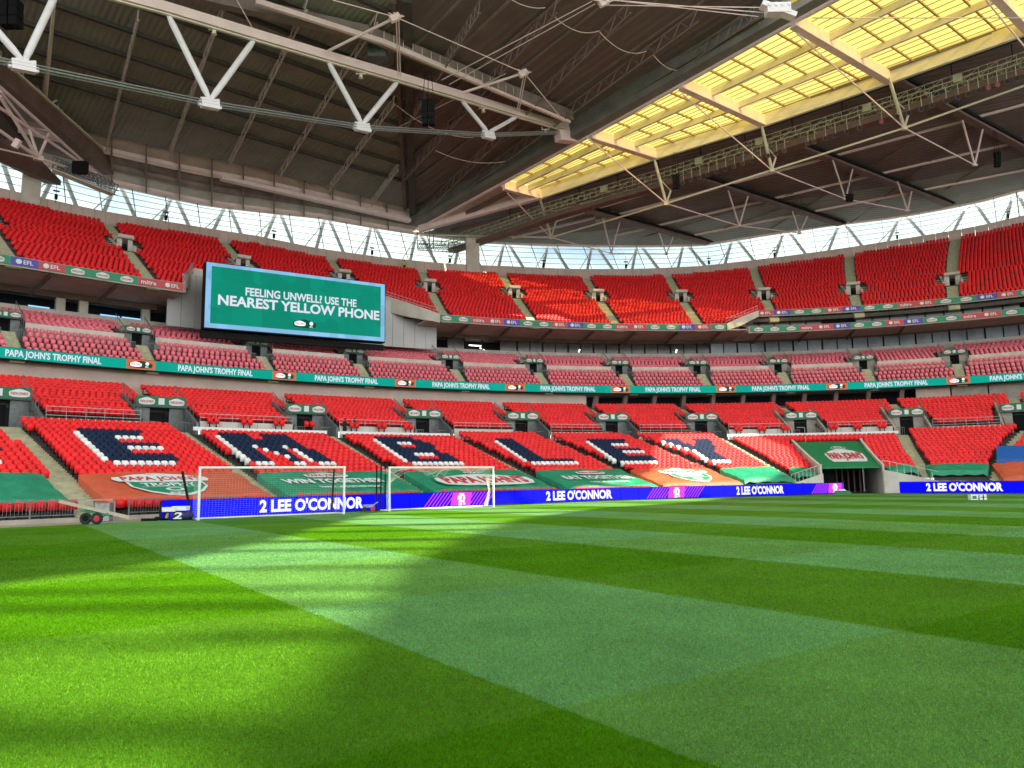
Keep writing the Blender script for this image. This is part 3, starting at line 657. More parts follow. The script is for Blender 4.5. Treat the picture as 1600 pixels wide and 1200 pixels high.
for (a, c) in [(-16, -2.1), (.2, 9.2), (11.8, 22.4), (25, 37.4), (40.2, 50), (52.6, 62), (64.5, 70)]:
    b = MB(); bp = MB(); s = a
    while s < c:
        d = lin(s, DF) - .5; s2 = min(s + 2.4, c); d2 = lin(s2, DF) - .5
        b.bar(P3(s, d, 1.0), P3(s2, d2, 1.0), .05, .05); b.bar(P3(s, d, .34), P3(s2, d2, .34), .04, .04)
        bp.tube(P3(s, d, .2), P3(s, d, 1.02), .045, 6)
        if s < 34:
            for k in range(1, 16):
                t = k / 16; b.tube(P3(s + (s2 - s) * t, d + (d2 - d) * t, .34), P3(s + (s2 - s) * t, d + (d2 - d) * t, 1.0), .011, 4, cap=False)
        s = s2
    b.build('railing', M['grey'], fence); bp.build('posts', M['grey'], fence)

# cross-gangway wall behind the lower block, with wheelchair platforms
ringpart('gangway_floor', M['concrete'], lower, SL, SR, -10.3, -9.4, 5.2, 5.44)
b = MB(); bd = MB(); brl = MB()
ctr = aisles('ulow', -9)
for k in range(len(ctr) - 1):
    b = MB(); bd = MB(); brl = MB()
    a, c = ctr[k] + 2.3, ctr[k + 1] - 2.3
    if k in (2, 3, 7, 8) or (k == 4):
        n = int((c - a) / 1.5); st = (c - a) / n
        for q in range(n):
            ringbox(b, a + q * st + .02, a + (q + 1) * st - .02, -9.72, -9.62, 5.45, 6.55)
            mm_ = a + (q + .5) * st; ringbox(bd, mm_ - .06, mm_ + .06, -9.76, -9.72, 6.62, 6.74)
    else: ringbox(b, a, c, -9.72, -9.62, 5.45, 6.35)
    n = int((c - a) / 1.2)
    for q in range(n + 1):
        s = a + (c - a) * q / n; brl.tube(P3(s, -9.7, 6.3), P3(s, -9.7, 7.15), .02, 5)
    for z in (7.15, 6.85, 6.55): brl.sweep(None, a, c, [(-9.72, z - .02), (-9.68, z - .02), (-9.68, z + .02), (-9.72, z + .02)])
    b.build('gangway_wall', M['concrete_pale'], lower); brl.build('guard_rail', M['steel'], lower)
    if bd.v: stuff(bd.build('wall_lights', M['black'], lower))
# white barrier at the top of the dropped blocks
for (a, c) in [(10.7, 22.6), (23.9, 35.8), (70.0, 90.9)]:
    b = MB(); ringbox(b, a, c, -11.55, -11.4, 5.7, 5.97); b.build('barrier', M['white_paint'], lower)
# red platform seats seen above the barrier
pl = seatmesh('platform_seat', hi, M['red'])
for (a, c) in [(11.4, 22.0), (24.6, 35.5), (70.6, 91)]:
    s = a + 1.2
    while s < c - .5:
        if abs(s - 36) > 1.8 and abs(s-80.8) > 2.5:
            for o_ in (0, .55):
                q = P3(s + o_, -9.98, 6.02); t = NN(s)
                o = bpy.data.objects.new('platform_seat', pl); o.location = q; o.rotation_euler = (0, 0, math.atan2(t[0], -t[1])); link(o)
                tag(o, 'red seat standing against the grey wall of the wheelchair platform, lower tier', 'seat', 'red seats on the wheelchair platforms')
        s += 2.9

# wall above the lower tier, teal ribbon board
ringpart('back_wall', M['concrete_pink'], lower, SL, 57.8, 1.25, 1.6, 9.4, 11.75)
ringpart('soffit', M['concrete'], middle, SL, SR, .12, 6.5, 11.6, 11.72)
# dark hospitality openings beyond s=58
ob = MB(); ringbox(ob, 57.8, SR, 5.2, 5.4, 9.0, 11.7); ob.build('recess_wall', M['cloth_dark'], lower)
ringpart('recess_sill', M['concrete'], lower, 57.8, SR, .6, 5.2, 9.35, 9.5)
ringpart('recess_sill_rail', M['beam_brown'], lower, 57.8, 92.5, .9, 1.05, 9.5, 9.95)
for k in range(18):
    s = 58.6 + k * 3.55
    if s > 95: break
    b = MB(); b.hexa([P3(s, 1.2, 9.5), P3(s + .45, 1.2, 9.5), P3(s + .45, 1.9, 9.5), P3(s, 1.9, 9.5), P3(s + .25, .9, 11.6), P3(s + .7, .9, 11.6), P3(s + .7, 1.6, 11.6), P3(s + .25, 1.6, 11.6)])
    b.build('column', M['beam_brown'], lower)
for k in range(14):
    s = 96 + k * 3.6
    b = MB(); ringbox(b, s, s + 3.45, 1.5, 1.6, 9.4, 11.5); b.build('panel', M['concrete'] if k % 3 else M['concrete_pink'], lower)
ribbon = thing('teal_ribbon_board', 'long teal LED ribbon repeating PAPA JOHN\'S TROPHY FINAL round the front of the middle tier', 'led board', (0, 80, 12), w=True)
ringpart('housing', M['black'], ribbon, SL, SR, .02, .28, 11.52, 12.48)
ringpart('screen', M['led_teal_r'], ribbon, SL, SR, -.03, .02, 11.6, 12.44)
def RB(d, z0, s0=0, k=1.0):
    return lambda a, b_: P3(s0 + a * k, d, z0 + b_)
for k in range(-3, 12):
    s = 3.7 + 12.86 * k; bt = MB()
    add_text(bt, "PAPA JOHN'S TROPHY FINAL", RB(-.06, 12.02, s), 0, 0, .72, .03, width=6.7, res=2); bt.build('ribbon_lettering', M['led_text'], ribbon)
for k in range(-3, 12):
    s = 3.7 + 12.86 * k + 6.43
    b = MB(); F = RB(-.05, 12.02, s); add_shape(b, RECT, F, 0, 0, 2.3, .82, 0); F = RB(-.07, 12.02, s)
    add_shape(b, PILL, F, 0, 0, 1.9, .66, 1); F = RB(-.085, 12.02, s); add_shape(b, PILL, F, -.4, 0, .95, .46, 2)
    add_text(b, "PAPA JOHN'S", RB(-.10, 12.02, s), -.4, 0, .24, .02, width=.8, mi=3, res=1)
    add_shape(b, CIRC, F, .5, .1, .3, .3, 2); add_text(b, 'EFL', RB(-.10, 12.02, s), .5, -.18, .2, .02, mi=2, res=1)
    b.build('ribbon_logo', [M['led_orange'], M['led_dkgreen'], M['led_white'], M['led_red']], ribbon)

# middle tier walls
ringpart('front_parapet', M['concrete'], middle, SL, SR, .3, .45, 12.3, 12.46)
ctr = aisles('mid', 5)
b = MB()
for k in range(len(ctr) - 1):
    ringbox(b, ctr[k] + 1.3, ctr[k + 1] - 1.3, 4.75, 4.9, 14.1, 15.45)
    ringbox(b, ctr[k] + 1.45, ctr[k + 1] - 1.45, 4.9, 5.25, 14.6, 14.72); b.build('dividing_wall', M['concrete_pale'], middle); b = MB()
ringpart('top_parapet', M['concrete_pale'], middle, SL, SR, 11.15, 11.4, 17.0, 18.22)
ringpart('balcony_floor', M['concrete'], middle, SL, SR, 11.0, 13.0, 17.3, 17.42)
b = MB()
for k in range(len(ctr) - 1):
    n = 7
    for q in range(n + 1):
        s = ctr[k] + 2.6 + (ctr[k + 1] - ctr[k] - 5.2) * q / n; b.tube(P3(s, 5.3, 14.7), P3(s, 5.3, 15.5), .018, 4)
    b.sweep(None, ctr[k] + 2.6, ctr[k + 1] - 2.6, [(5.28, 15.48), (5.32, 15.48), (5.32, 15.52), (5.28, 15.52)]); b.build('handrail', M['grey'], middle); b = MB()

# glazed boxes behind the middle tier
boxes = thing('hospitality_boxes', 'row of dark glazed hospitality boxes between the middle and top tiers', 'glazed boxes', (0, 96, 18), w=True)
ringpart('lintel', M['beam_brown'], boxes, 40.0, SR, 11.8, 12.3, 19.72, 20.3)
ringpart('lintel', M['beam_brown'], boxes, SL, 14.4, 11.8, 12.3, 19.55, 20.3)
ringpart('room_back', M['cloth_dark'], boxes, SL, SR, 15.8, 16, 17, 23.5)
ringpart('room_floor', M['concrete'], boxes, SL, SR, 12.5, 15.8, 17.3, 17.45)
ringpart('ceiling', M['concrete_pink'], boxes, 40.0, SR, 4.9, 16, 20.12, 20.24)
ringpart('ceiling', M['concrete_pink'], boxes, SL, 15.0, 4.9, 16, 20.12, 20.24)
ringpart('ceiling', M['concrete_pink'], boxes, 15.0, 40.0, 8.45, 16, 20.12, 20.24)
def panes(a, c, w_, mat, z0=17.45, z1=19.72, d=12.05, skip=()):
    n = int(round((c - a) / w_)); st = (c - a) / n
    for k in range(n):
        if k in skip: continue
        b = MB(); ringbox(b, a + k * st + .06, a + (k + 1) * st - .06, d, d + .03, z0, z1); b.build('window_pane', mat, boxes)
    for k in range(n + 1):
        b = MB(); big = .16 if k % 2 == 0 else .06; ringbox(b, a + k * st - big / 2, a + k * st + big / 2, d - .1, d + .12, z0, z1); b.build('mullion', M['black'], boxes)
panes(40.5, 53.0, 2.1, M['box_glass'], skip=(1, 3, 4))
panes(53.0, 76.0, 1.55, M['box_glass'])
panes(76.0, 118.0, 1.55, M['box_glass_blue'])
# left hand openings with pale columns and glowing strips painted as blue reflections
for s in (-11.5, -8.0, -2.2, 1.0, 6.2, 8.0, 13.2):
    b = MB(); ringbox(b, s, s + .7, 11.9, 12.5, 17.42, 19.6); b.build('pier', M['concrete_pale'], boxes)
for s in (-6.5, -.6, 4.2, 9.8, 11.6):
    b = MB(); ringbox(b, s, s + 1.6, 12.35, 12.42, 18.1, 18.6); b.build('blue_reflection', [M['reflect_blue']], boxes)
for (s, d, z, ds_, dz) in [(42.2, 13.5, 19.0, .9, .25), (47.6, 13.2, 19.1, 1.6, .0), (60.4, 11.98, 18.5, .12, .35), (72.0, 11.98, 18.5, .1, .45), (49.0, 13.6, 18.9, .6, -.3)]:
    b = MB(); b.tube(P3(s, d, z), P3(s + ds_, d, z + dz), .06, 6); b.build('white_streak', M['streak_white'], boxes)  # glowing rods stand in for white streaks of reflection in the boxes
# brackets under the top tier
for k in range(24):
    s = -11 + k * 5.1
    if 13.5 < s < 41 or s > 100: continue
    b = MB(); b.bar(P3(s, 5.0, 20.05), P3(s, 5.0, 20.35), .25, .3); b.bar(P3(s, 11.6, 19.62), P3(s, 5.2, 20.05), .22, .28); b.build('bracket', M['beam_brown'], boxes)

# ------------------------------------------------------------------ top tier fascia and its printed ribbon
def frontU(s): return lin(s, DU), 20.2 + .0 * s
def fascia(name, a, c, d, z0, z1, wall):
    fr = ringpart(name, wall, upper, a, c, d - .12, d + .3, z0 - .12, z1 + .03)
fascia('fascia', SL, 14.8, 4.9, 20.2, 20.95, M['concrete']); fascia('fascia', 41.4, 76.4, 4.9, 20.2, 20.95, M['concrete'])
fascia('fascia', 80.8, SR, 8.4, 22.62, 23.3, M['concrete'])
fascia('box_fascia', 78.6, SR, 4.0, 19.62, 20.3, M['concrete'])
banner = thing('printed_fascia_banner', 'green, red and blue printed banner strip along the front edge of the top tier', 'banner', (0, 90, 20), w=True)
SEQ = ['g', 'g', 'g', 'm', 'e', 'b', 'g', 'g', 'e', 'b', 'g', 'g', 'm', 'e', 'g', 'g', 'b', 'e']
def strip(a, c, d, z0, z1, off, parent):
    n = int(round((c - a) / 1.9)); st = (c - a) / n; zc = (z0 + z1) / 2; h = z1 - z0
    for k in range(n):
        t = SEQ[(k + off) % len(SEQ)]; s0 = a + k * st; b = MB(); b.cur = 0
        ringbox(b, s0, s0 + st, d - .05, d, z0, z1); F = RB(d - .08, zc, s0 + st / 2); G = RB(d - .10, zc, s0 + st / 2)
        if t == 'g': mini_logo(b, F, 0, -.02, st * .55, h * .78, 1, 2, G); col = M['fascia_green']
        elif t == 'm': add_text(b, 'mitre', F, -.1, 0, h * .85, .02, mi=1, res=1); col = M['fascia_red']
        else:
            add_shape(b, CIRC, F, -.42, 0, h * .62, h * .62, 1); add_text(b, 'EFL', F, .25, 0, h * .7, .02, mi=1, res=1); col = M['fascia_red'] if t == 'e' else M['fascia_blue']
        b.build('banner_panel', [col, M['print_white'], M['print_red']], parent)
strip(-20, 14.8, 4.76, 20.22, 20.92, 5, banner); strip(41.4, 76.4, 4.76, 20.22, 20.92, 1, banner); strip(80.8, 124, 8.26, 22.64, 23.28, 4, banner)
banner2 = thing('lower_box_banner', 'second printed strip on the right, one storey below the top tier banner', 'banner', (30, 92, 20), w=True)
strip(78.8, 124, 3.86, 19.64, 20.28, 0, banner2)
# extra box storey on the right
ringpart('box_floor', M['concrete_pink'], upper, 78.6, SR, 4.2, 12, 19.9, 20.1)
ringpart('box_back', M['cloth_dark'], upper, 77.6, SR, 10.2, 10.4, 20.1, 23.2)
ringpart('box_roof', M['concrete'], upper, 77.6, SR, 8.3, 10.4, 22.5, 22.62)
for k in range(26):
    s = 79.4 + k * 1.75
    if k in (5, 6, 16, 17): continue
    b = MB(); ringbox(b, s, s + 1.6, 9.2, 9.25, 20.1, 22.5); b.build('dark_pane', M['box_glass'], upper)
# sloping end walls (wedges) beside the screen and at the change of level
def wedge(pts):   # (s,d,z_bottom,z_top)
    b = MB()
    for (a, c) in zip(pts[:-1], pts[1:]):
        b.hexa([P3(a[0], a[1] - .35, a[2]), P3(c[0], c[1] - .35, c[2]), P3(c[0], c[1], c[2]), P3(a[0], a[1], a[2]), P3(a[0], a[1] - .35, a[3]), P3(c[0], c[1] - .35, c[3]), P3(c[0], c[1], c[3]), P3(a[0], a[1], a[3])])
    return b.build('wedge_wall', M['concrete_pale'], upper)
wedge([(14.8, 4.9, 20.0, 20.95), (15.6, 6.6, 20.6, 22.2), (17.0, 9.8, 22.0, 24.0)])
wedge([(35.6, 9.8, 22.0, 24.0), (38.4, 7.4, 20.9, 22.6), (41.5, 4.9, 19.9, 20.95)])
ringpart('wedge_wall', M['concrete_pale'], upper, 17, 35.6, 9.5, 9.8, 22.5, 24.0)
wedge([(76.3, 4.9, 20.05, 20.95), (78.4, 6.5, 21.0, 22.1), (80.9, 8.4, 22.5, 23.3)])
b = MB()
for (a, c) in [((14.8, 4.9, 20.95), (17.0, 9.8, 24.0)), ((35.6, 9.8, 24.0), (41.5, 4.9, 20.95)), ((76.3, 4.9, 20.95), (80.9, 8.4, 23.3))]:
    b = MB()
    for h in (.35, .7): b.bar(P3(a[0], a[1], a[2] + h), P3(c[0], c[1], c[2] + h), .05, .05)
    for q in range(9):
        t = q / 8; p = [a[i] + (c[i] - a[i]) * t for i in range(3)]; b.tube(P3(p[0], p[1], p[2]), P3(p[0], p[1], p[2] + .7), .025, 4)
    b.build('handrail', M['steel'], upper)
# cladding each side of and behind the screen
for k in range(22):
    s0 = 14.4 + k * 1.27; b = MB(); ringbox(b, s0, s0 + 1.24, 8.2, 8.4, 17.4, 22.9 if 15.6 < s0 < 38.0 else 20.9); b.build('cladding_panel', M['clad'], upper)

# top parapet of the upper tier
def floorU(d): return 20.45 + .55 * (d - 5.4)
b = MB(); S = np.arange(-40, 141, 1.0); pv = []
def DP(s): return lin(s, DT) + .95
def ZP(s): return floorU(lin(s, DT)) + 2.0
for i in range(len(S) - 1):
    a, c = S[i], S[i + 1]
    for (x0, x1) in [((a + .015), (c - .015))]:
        b.hexa([P3(x0, DP(x0), ZP(x0) - 3), P3(x1, DP(x1), ZP(x1) - 3), P3(x1, DP(x1) + .35, ZP(x1) - 3), P3(x0, DP(x0) + .35, ZP(x0) - 3),
                P3(x0, DP(x0), ZP(x0)), P3(x1, DP(x1), ZP(x1)), P3(x1, DP(x1) + .35, ZP(x1)), P3(x0, DP(x0) + .35, ZP(x0))])
b.build('top_parapet', M['concrete_pink'], upper)

# ================================================================== VOMITORIES
def logo_sign(b, F, G, w_, h, mi_w, mi_r, num=True):
    mini_logo(b, F, -w_ * .29, 0, w_ * .32, h * .72, mi_w, mi_r, G); mini_logo(b, F, w_ * .31, 0, w_ * .32, h * .72, mi_w, mi_r, G)
    if num: add_shape(b, RECT, F, 0, 0, w_ * .12, h * .62, mi_w)
def vomitory(s, d0, d1, zf, zh, w_, parent_label, group, walls, mat, sign=True, rail=True):
    t = thing('vomitory', parent_label, 'entrance', P3(s, d0, zf), group)
    def build(b, name, mats):
        o = b.build(name, mats, None); inv = Matrix.Translation(Vector(P3(s, d0, zf))).inverted(); o.data.transform(inv); o.parent = t; return o
    hw = w_ / 2; b = MB(); wt = 1.3 if w_ > 3 else .75; sb = 1.35 if w_ > 3 else (.8 if w_ > 2 else 0)
    ringbox(b, s - hw, s + hw, d0 + sb, d1, zh, zh + .18); build(b, 'lintel', mat)
    b = MB(); ringbox(b, s - hw, s + hw, d1 - .1, d1, zf - .1, zh + .1); build(b, 'dark_opening', M['cloth_dark'])
    for q in (-1, 1):
        a, c = (s - hw, s - hw * .36) if q < 0 else (s + hw * .42, s + hw)
        b = MB(); ringbox(b, a, c, d0 + sb + .4, d0 + sb + .5, zf - .5, zh - .02); build(b, 'front_panel', mat)
    b = MB(); ringbox(b, s - hw - .2, s + hw + .2, d0 - (1.3 if w_ > 3 else .35), d0 + sb + .5, zf - 1.0, zf); build(b, 'landing', M['concrete'])
    b = MB(); ringbox(b, s - hw * .36, s + hw * .36, d1 - .14, d1 - .1, zf, zf + 1.95); build(b, 'doorway', M['black'])
    for q in (-1, 1):
        a, c = (s - hw - .22, s - hw) if q < 0 else (s + hw, s + hw + .22)
        b = MB(); df = d0 - (1.2 if w_ > 3 else .3); b.hexa([P3(a, df, zf - .4), P3(c, df, zf - .4), P3(c, d1 + walls, zf - .4), P3(a, d1 + walls, zf - .4), P3(a, df, zf + .95), P3(c, df, zf + .95), P3(c, d1 + walls, zh + wt), P3(a, d1 + walls, zh + wt)])
        build(b, 'side_wall', mat)
    hh = .85 if w_ > 3 else (.58 if sign else .38); b = MB(); ringbox(b, s - hw, s + hw, d0 + sb - .1, d0 + sb, zh + .05, zh + hh); build(b, 'header', M['sign_green'] if sign else mat)
    if sign:
        b = MB(); zc = zh + hh / 2 + .03; logo_sign(b, RB(d0 + sb - .13, zc, s), RB(d0 + sb - .16, zc, s), w_, hh - .05, 0, 1); build(b, 'entrance_sign', [M['print_white'], M['print_red']])
    if rail:
        for q in (-1, 1):
            b = MB()
            for k in range(6):
                x = s + q * (hw * .4 + k * hw * .12); b.tube(P3(x, d0 - .25, zf - .3), P3(x, d0 - .25, zf + 1.0), .025, 4)
            b.bar(P3(s + q * hw * .4, d0 - .25, zf + 1.0), P3(s + q * hw, d0 - .25, zf + 1.0), .05, .05); build(b, 'gate_rail', M['grey'])
        for q in (-1, 1):
            b = MB(); x = s + q * (hw + .1)
            b.bar(P3(x, d0 - .2, zf + 2.0), P3(x, d1 + walls, zh + 2.1), .05, .05)
            for k in range(7):
                f = k / 6; dd = d0 - .2 + (d1 + walls - d0 + .2) * f; zb = zf + 1.05 + (zh + 1.3 - zf - 1.05) * f; b.tube(P3(x, dd, zb), P3(x, dd, zb + .9), .02, 4)
            build(b, 'side_rail', M['grey'])
    return t
WHERE_L = ['above the cut-off letter', 'between the first E and M blocks', 'between the M and B blocks', 'between the B and L blocks', 'between the L and second E blocks', 'between the second E and Y blocks', 'just right of the Y block', 'above the tunnel canopy', 'right of the tunnel canopy', 'at the right edge of the picture', 'beyond the right edge', 'beyond the right edge']
names = ['at the far left edge'] + ['left of the M, right of the first E', 'between the M and the B', 'between the B and the L', 'between the L and the second E', 'between the second E and the Y', 'just right of the Y', 'above the green tunnel canopy', 'right of the green tunnel canopy', 'by the right edge of the picture', 'beyond the right edge']
low_s = [-1.4, 9.6, 22.4, 34.9, 46.5, 57.6, 68.7, 80.8, 93.1, 105.2]
for s, nme in zip(low_s, names):
    vomitory(s, -8.6, -6.2, 5.45, 7.7, 3.9, 'lower tier entrance with green sponsor sign, %s' % nme, 'lower tier entrances', 1.9, M['grey'] if s < 72 else M['concrete'])
mid_s = [1.3, 11.3, 22.1, 32.1, 43.0, 53.0, 63.4, 72.8, 82.2, 91.5, 100.6]
MIDN = ['cut off by the left edge of the picture', 'under the left end of the top tier banner', 'under the left corner of the big screen', 'under the right half of the big screen', 'just right of the big screen', 'below the unglazed boxes', 'below the middle of the dark glazed boxes', 'below the right end of the dark glazed boxes', 'below the sloping wedge wall', 'below the pale blue glazing', 'nearest the right edge of the picture']
UPN = ['', 'nearest the far left column', 'just left of the big screen', 'above the left half of the big screen', 'above the right half of the big screen', 'beside the sloping wall right of the screen', 'under the foot of the dark girder', 'below the left end of the yellow strip', 'second right of the concrete column', 'left of the sloping wedge wall', 'above the sloping wedge wall', 'two blocks right of the wedge wall', 'nearest the right edge of the picture', 'at the far right']
for k, s in enumerate(mid_s):
    vomitory(s, 4.7, 6.6, 13.75, 15.8, 2.2, 'middle tier doorway with small green sign, %s' % MIDN[k], 'middle tier entrances', 1.6, M['grey'] if s < 80 else M['concrete'])
for k, s in enumerate(AB['up'][1]):
    if not (0 < s < 112): continue
    x = aisles('up', 18)[k]
    d0 = 17.2; vomitory(x, d0, 19.6, floorU(d0) - .55, floorU(d0) + 1.3, 1.35, 'concrete stair entrance in the top tier, %s' % UPN[k], 'top tier entrances', .9, M['concrete_pale'], sign=False, rail=False)
    b = MB()
    for q in (-1, 1):
        a, c = (x - 1.6, x - .85) if q < 0 else (x + .85, x + 1.6)
        for r in range(5):
            dd = 16.2 + r * .8; b.hexa([P3(a, dd, floorU(dd) - .5), P3(c, dd, floorU(dd) - .5), P3(c, dd + .8, floorU(dd) - .5), P3(a, dd + .8, floorU(dd) - .5), P3(a, dd, floorU(dd) + .1), P3(c, dd, floorU(dd) + .1), P3(c, dd + .8, floorU(dd) + .1), P3(a, dd + .8, floorU(dd) + .1)])
    b.build('aisle_stairs', M['aisle'], upper)

# ================================================================== TARPAULINS OVER THE FRONT ROWS
def tz(d): return 2.42 + .302 * (d + 22.3)
def tarp(name, label, a, c, col, content=None, d0=None, top=-22.25, blk=None):
    root = thing(name, label, 'banner', P3((a + c) / 2, -24, 0), 'printed covers over the front rows')
    def fix(o): o.data.transform(Matrix.Translation(Vector(P3((a + c) / 2, -24, 0))).inverted()); o.parent = root; return o
    d0 = d0 if d0 is not None else lin((a + c) / 2, DF) + .15
    def ends(d):
        if blk is None: return a, c
        A = aisles('low', d); return A[blk] + .62, A[blk + 1] - .62
    a, c = ends(-24.3); n = max(4, int((c - a) / .6)); nd_ = 9; b = MB(); idx = {}
    def F(s, d, e=0.0):
        t = (d - d0) / (top - d0); s_ = s + (skew[0] if abs(s - a) < abs(s - c) else skew[1]) * 0
        return P3(s_, d, tz(d) + e)
    for i in range(n + 1):
        for j in range(nd_ + 2):
            if j == 0: d = d0 - .05; z = tz(d0) - .38 + .05 * math.sin(i * 1.7)
            else: d = d0 + (top - d0) * (j - 1) / nd_; z = tz(d) + .035 * math.sin(i * 1.3 + j * 2.1) + .03 * math.sin(i * .6 - j * .9) - .05 * math.sin(math.pi * (j - 1) / nd_)
            if i in (0, n): z -= .16
            e0, e1 = ends(d); s = e0 + (e1 - e0) * i / n

            idx[i, j] = len(b.v); b.v.append(P3(s, d, z))
    for i in range(n):
        for j in range(nd_ + 1): b.f.append((idx[i, j], idx[i + 1, j], idx[i + 1, j + 1], idx[i, j + 1])); b.m.append(0)
    # hanging side flaps down to the step
    for i, q in ((0, -1), (n, 1)):
        for j in range(1, nd_ + 1):
            p, r = b.v[idx[i, j]], b.v[idx[i, j + 1]]; b.poly([p, r, (r[0], r[1], r[2] - .55), (p[0], p[1], p[2] - .55)])
    o = fix(b.build('cover_sheet', col, None, smooth=True))
    if content:
        b = MB(); dc = (d0 + top) / 2
        def G(e): return lambda x, y: P3(sum(ends(dc + y)) / 2 + x, dc + y, tz(dc + y) + e)
        content(b, G, (c - a), (top - d0)); fix(b.build('cover_print', [M['print_white'], M['print_red'], M['print_green']], None))
    return root
SHIELD = [(-1, .55), (-.55, .78), (.0, .9), (.55, .78), (1, .55), (1, .3), (.86, .22), (.86, -.2), (.6, -.62), (.25, -.88), (0, -.95), (-.25, -.88), (-.6, -.62), (-.86, -.2), (-.86, .22), (-1, .3)]
def c_shield(b, G, w_, h):
    s0 = -1.0 if w_ > 9.0 and not hasattr(c_shield, 'done') else .3; c_shield.done = 1
    add_shape(b, SHIELD, G(.035), s0, -.1, 5.6, h * .98, 0); add_shape(b, [(x * .93, y * .9 - .03) for x, y in SHIELD], G(.05), s0, -.1, 5.6, h * .9, 2)
    add_shape(b, PILL, G(.065), s0, .82, 6.1, 1.35, 0); add_text(b, "PAPA JOHN'S", G(.08), s0, .8, .95, .03, width=5.0, mi=1)
    add_text(b, 'PIZZA', G(.08), s0, 1.62, .4, .02, width=1.3, mi=0); add_text(b, 'TROPHY', G(.065), s0, -.28, .82, .03, width=3.4, mi=0)
    add_text(b, 'EFL', G(.065), s0, -1.85, .55, .03, width=1.2, mi=0)
    add_shape(b, CIRC, G(.065), s0, -1.15, 1.2, .62, 0); add_shape(b, CIRC, G(.08), s0, -1.15, .7, .34, 2); add_shape(b, RECT, G(.065), s0, -.72, 3.8, .05, 0)
def c_win(b, G, w_, h):
    s0 = -.9
    add_shape(b, PILL, G(.04), s0, 1.25, 3.9, .95, 0); add_text(b, "PAPA JOHN'S", G(.06), s0, 1.22, .62, .03, width=3.3, mi=1); add_text(b, 'PIZZA', G(.06), s0, 1.9, .3, .02, width=1.0, mi=0)
    add_text(b, 'WIN TOGETHER', G(.04), -.8, 0.05, 1.2, .045, width=9.0, mi=0); add_text(b, 'TWEET: #TOGETHERWEARE', G(.04), -.2, -1.25, .5, .03, width=5.6, mi=0)
def c_big(b, G, w_, h):
    add_shape(b, [(x * 1.02, y * 1.04) for x, y in PILL], G(.03), .1, -.2, 11.2, 2.9, 2); add_shape(b, PILL, G(.045), .1, -.2, 10.9, 2.7, 0); add_text(b, "PAPA JOHN'S", G(.06), .1, -.25, 2.0, .05, width=9.4, mi=1); add_text(b, 'PIZZA', G(.06), .1, 1.45, .5, .03, width=2.0, mi=0)
def c_eat(b, G, w_, h):
    add_shape(b, PILL, G(.04), .2, 1.2, 3.6, .95, 0); add_text(b, "PAPA JOHN'S", G(.06), .2, 1.17, .6, .03, width=3.0, mi=1)
    add_text(b, 'EAT TOGETHER', G(.04), 0, -.05, 1.15, .045, width=8.6, mi=0); add_text(b, 'TWEET: #TOGETHERWEARE', G(.04), .3, -1.3, .45, .03, width=5.0, mi=0)
tarp('seat_cover', 'plain green cover over the front rows at the left edge, below the cut-off letter', -13.2, -2.0, M['green'], blk=0)
tarp('seat_cover', 'orange cover with green PAPA JOHN\'S TROPHY EFL shield below the first letter E', -.2, 9.4, M['orange'], c_shield, blk=1)
tarp('seat_cover', 'green cover reading WIN TOGETHER below the letter M, seen through the left goal', 11.9, 22.4, M['green'], c_win, blk=2)
tarp('seat_cover', 'green cover with the largest PAPA JOHN\'S logo, behind the right goal', 25.1, 37.5, M['green'], c_big, blk=3)
tarp('seat_cover', 'green cover reading EAT TOGETHER below the letter L', 40.1, 50.4, M['green'], c_eat, blk=4)
tarp('seat_cover', 'orange cover with a half sunlit shield below the second letter E', 52.2, 61.8, M['orange'], c_shield, blk=5)
tarp('seat_cover', 'plain green cover below the letter Y', 63.9, 70.0, M['green'], blk=6)
tarp('seat_cover', 'small plain green cover just left of the tunnel canopy', 71.9, 74.4, M['green'], d0=-24.0)
tarp('seat_cover', 'small plain green cover just right of the tunnel canopy', 84.6, 88.2, M['green'], d0=-23.4)
tarp('seat_cover', 'plain green cover in the block right of the tunnel', 90.2, 96.6, M['green'], blk=8)
tarp('seat_cover', 'orange cover beside the right edge of the picture', 98.8, 108, M['orange'])
b = MB(); q = [P3(99.6, -22.0, 2.75), P3(106, -22.0, 2.75), P3(106, -18.6, 3.95), P3(100.6, -18.6, 3.95)]; b.poly(q); b.poly([(x, y, z - .5) for x, y, z in (q[0], q[1])] + [q[1], q[0]])
tag(b.build('seat_cover', M['bluetarp']), 'blue cover above the orange one at the right edge of the picture', 'banner', 'printed covers over the front rows')

# ================================================================== PLAYERS' TUNNEL IN THE CORNER
tun = thing('tunnel', 'dark vehicle tunnel in the corner of the bowl under a sloping green canopy', 'tunnel', (0, 0, 0))
L = lambda d: tunnelL(d); R_ = lambda d: tunnelR(d)
b = MB(); c4 = [(L(-13.8), -13.8, 4.95), (R_(-13.8), -13.8, 4.95), (R_(-24), -24, 2.28), (L(-24), -24, 2.28)]
pts = [P3(*q) for q in c4]; b.hexa([(x, y, z - .12) for x, y, z in pts[::-1]] + pts[::-1]); b.build('canopy', M['canopy'], tun)
def GT(e):
    # canopy-local coordinates: x to the right, y up the slope
    c0 = [P3(*q) for q in c4]; A_, B_, C_, D_ = [np.array(q) for q in c0]
    def f(x, y):
        u = .5 + x / 8.0; v = .5 + y / 8.0 
        p = (D_ * (1 - u) + C_ * u) * (1 - v) + (A_ * (1 - u) + B_ * u) * v; return (p[0], p[1], p[2] + e)
    return f
b = MB()
HEX = [(-1, -.55), (-.9, -.92), (.9, -.92), (1, -.55), (1, .2), (.62, .62), (.2, .9), (-.2, .9), (-.62, .62), (-1, .2)]
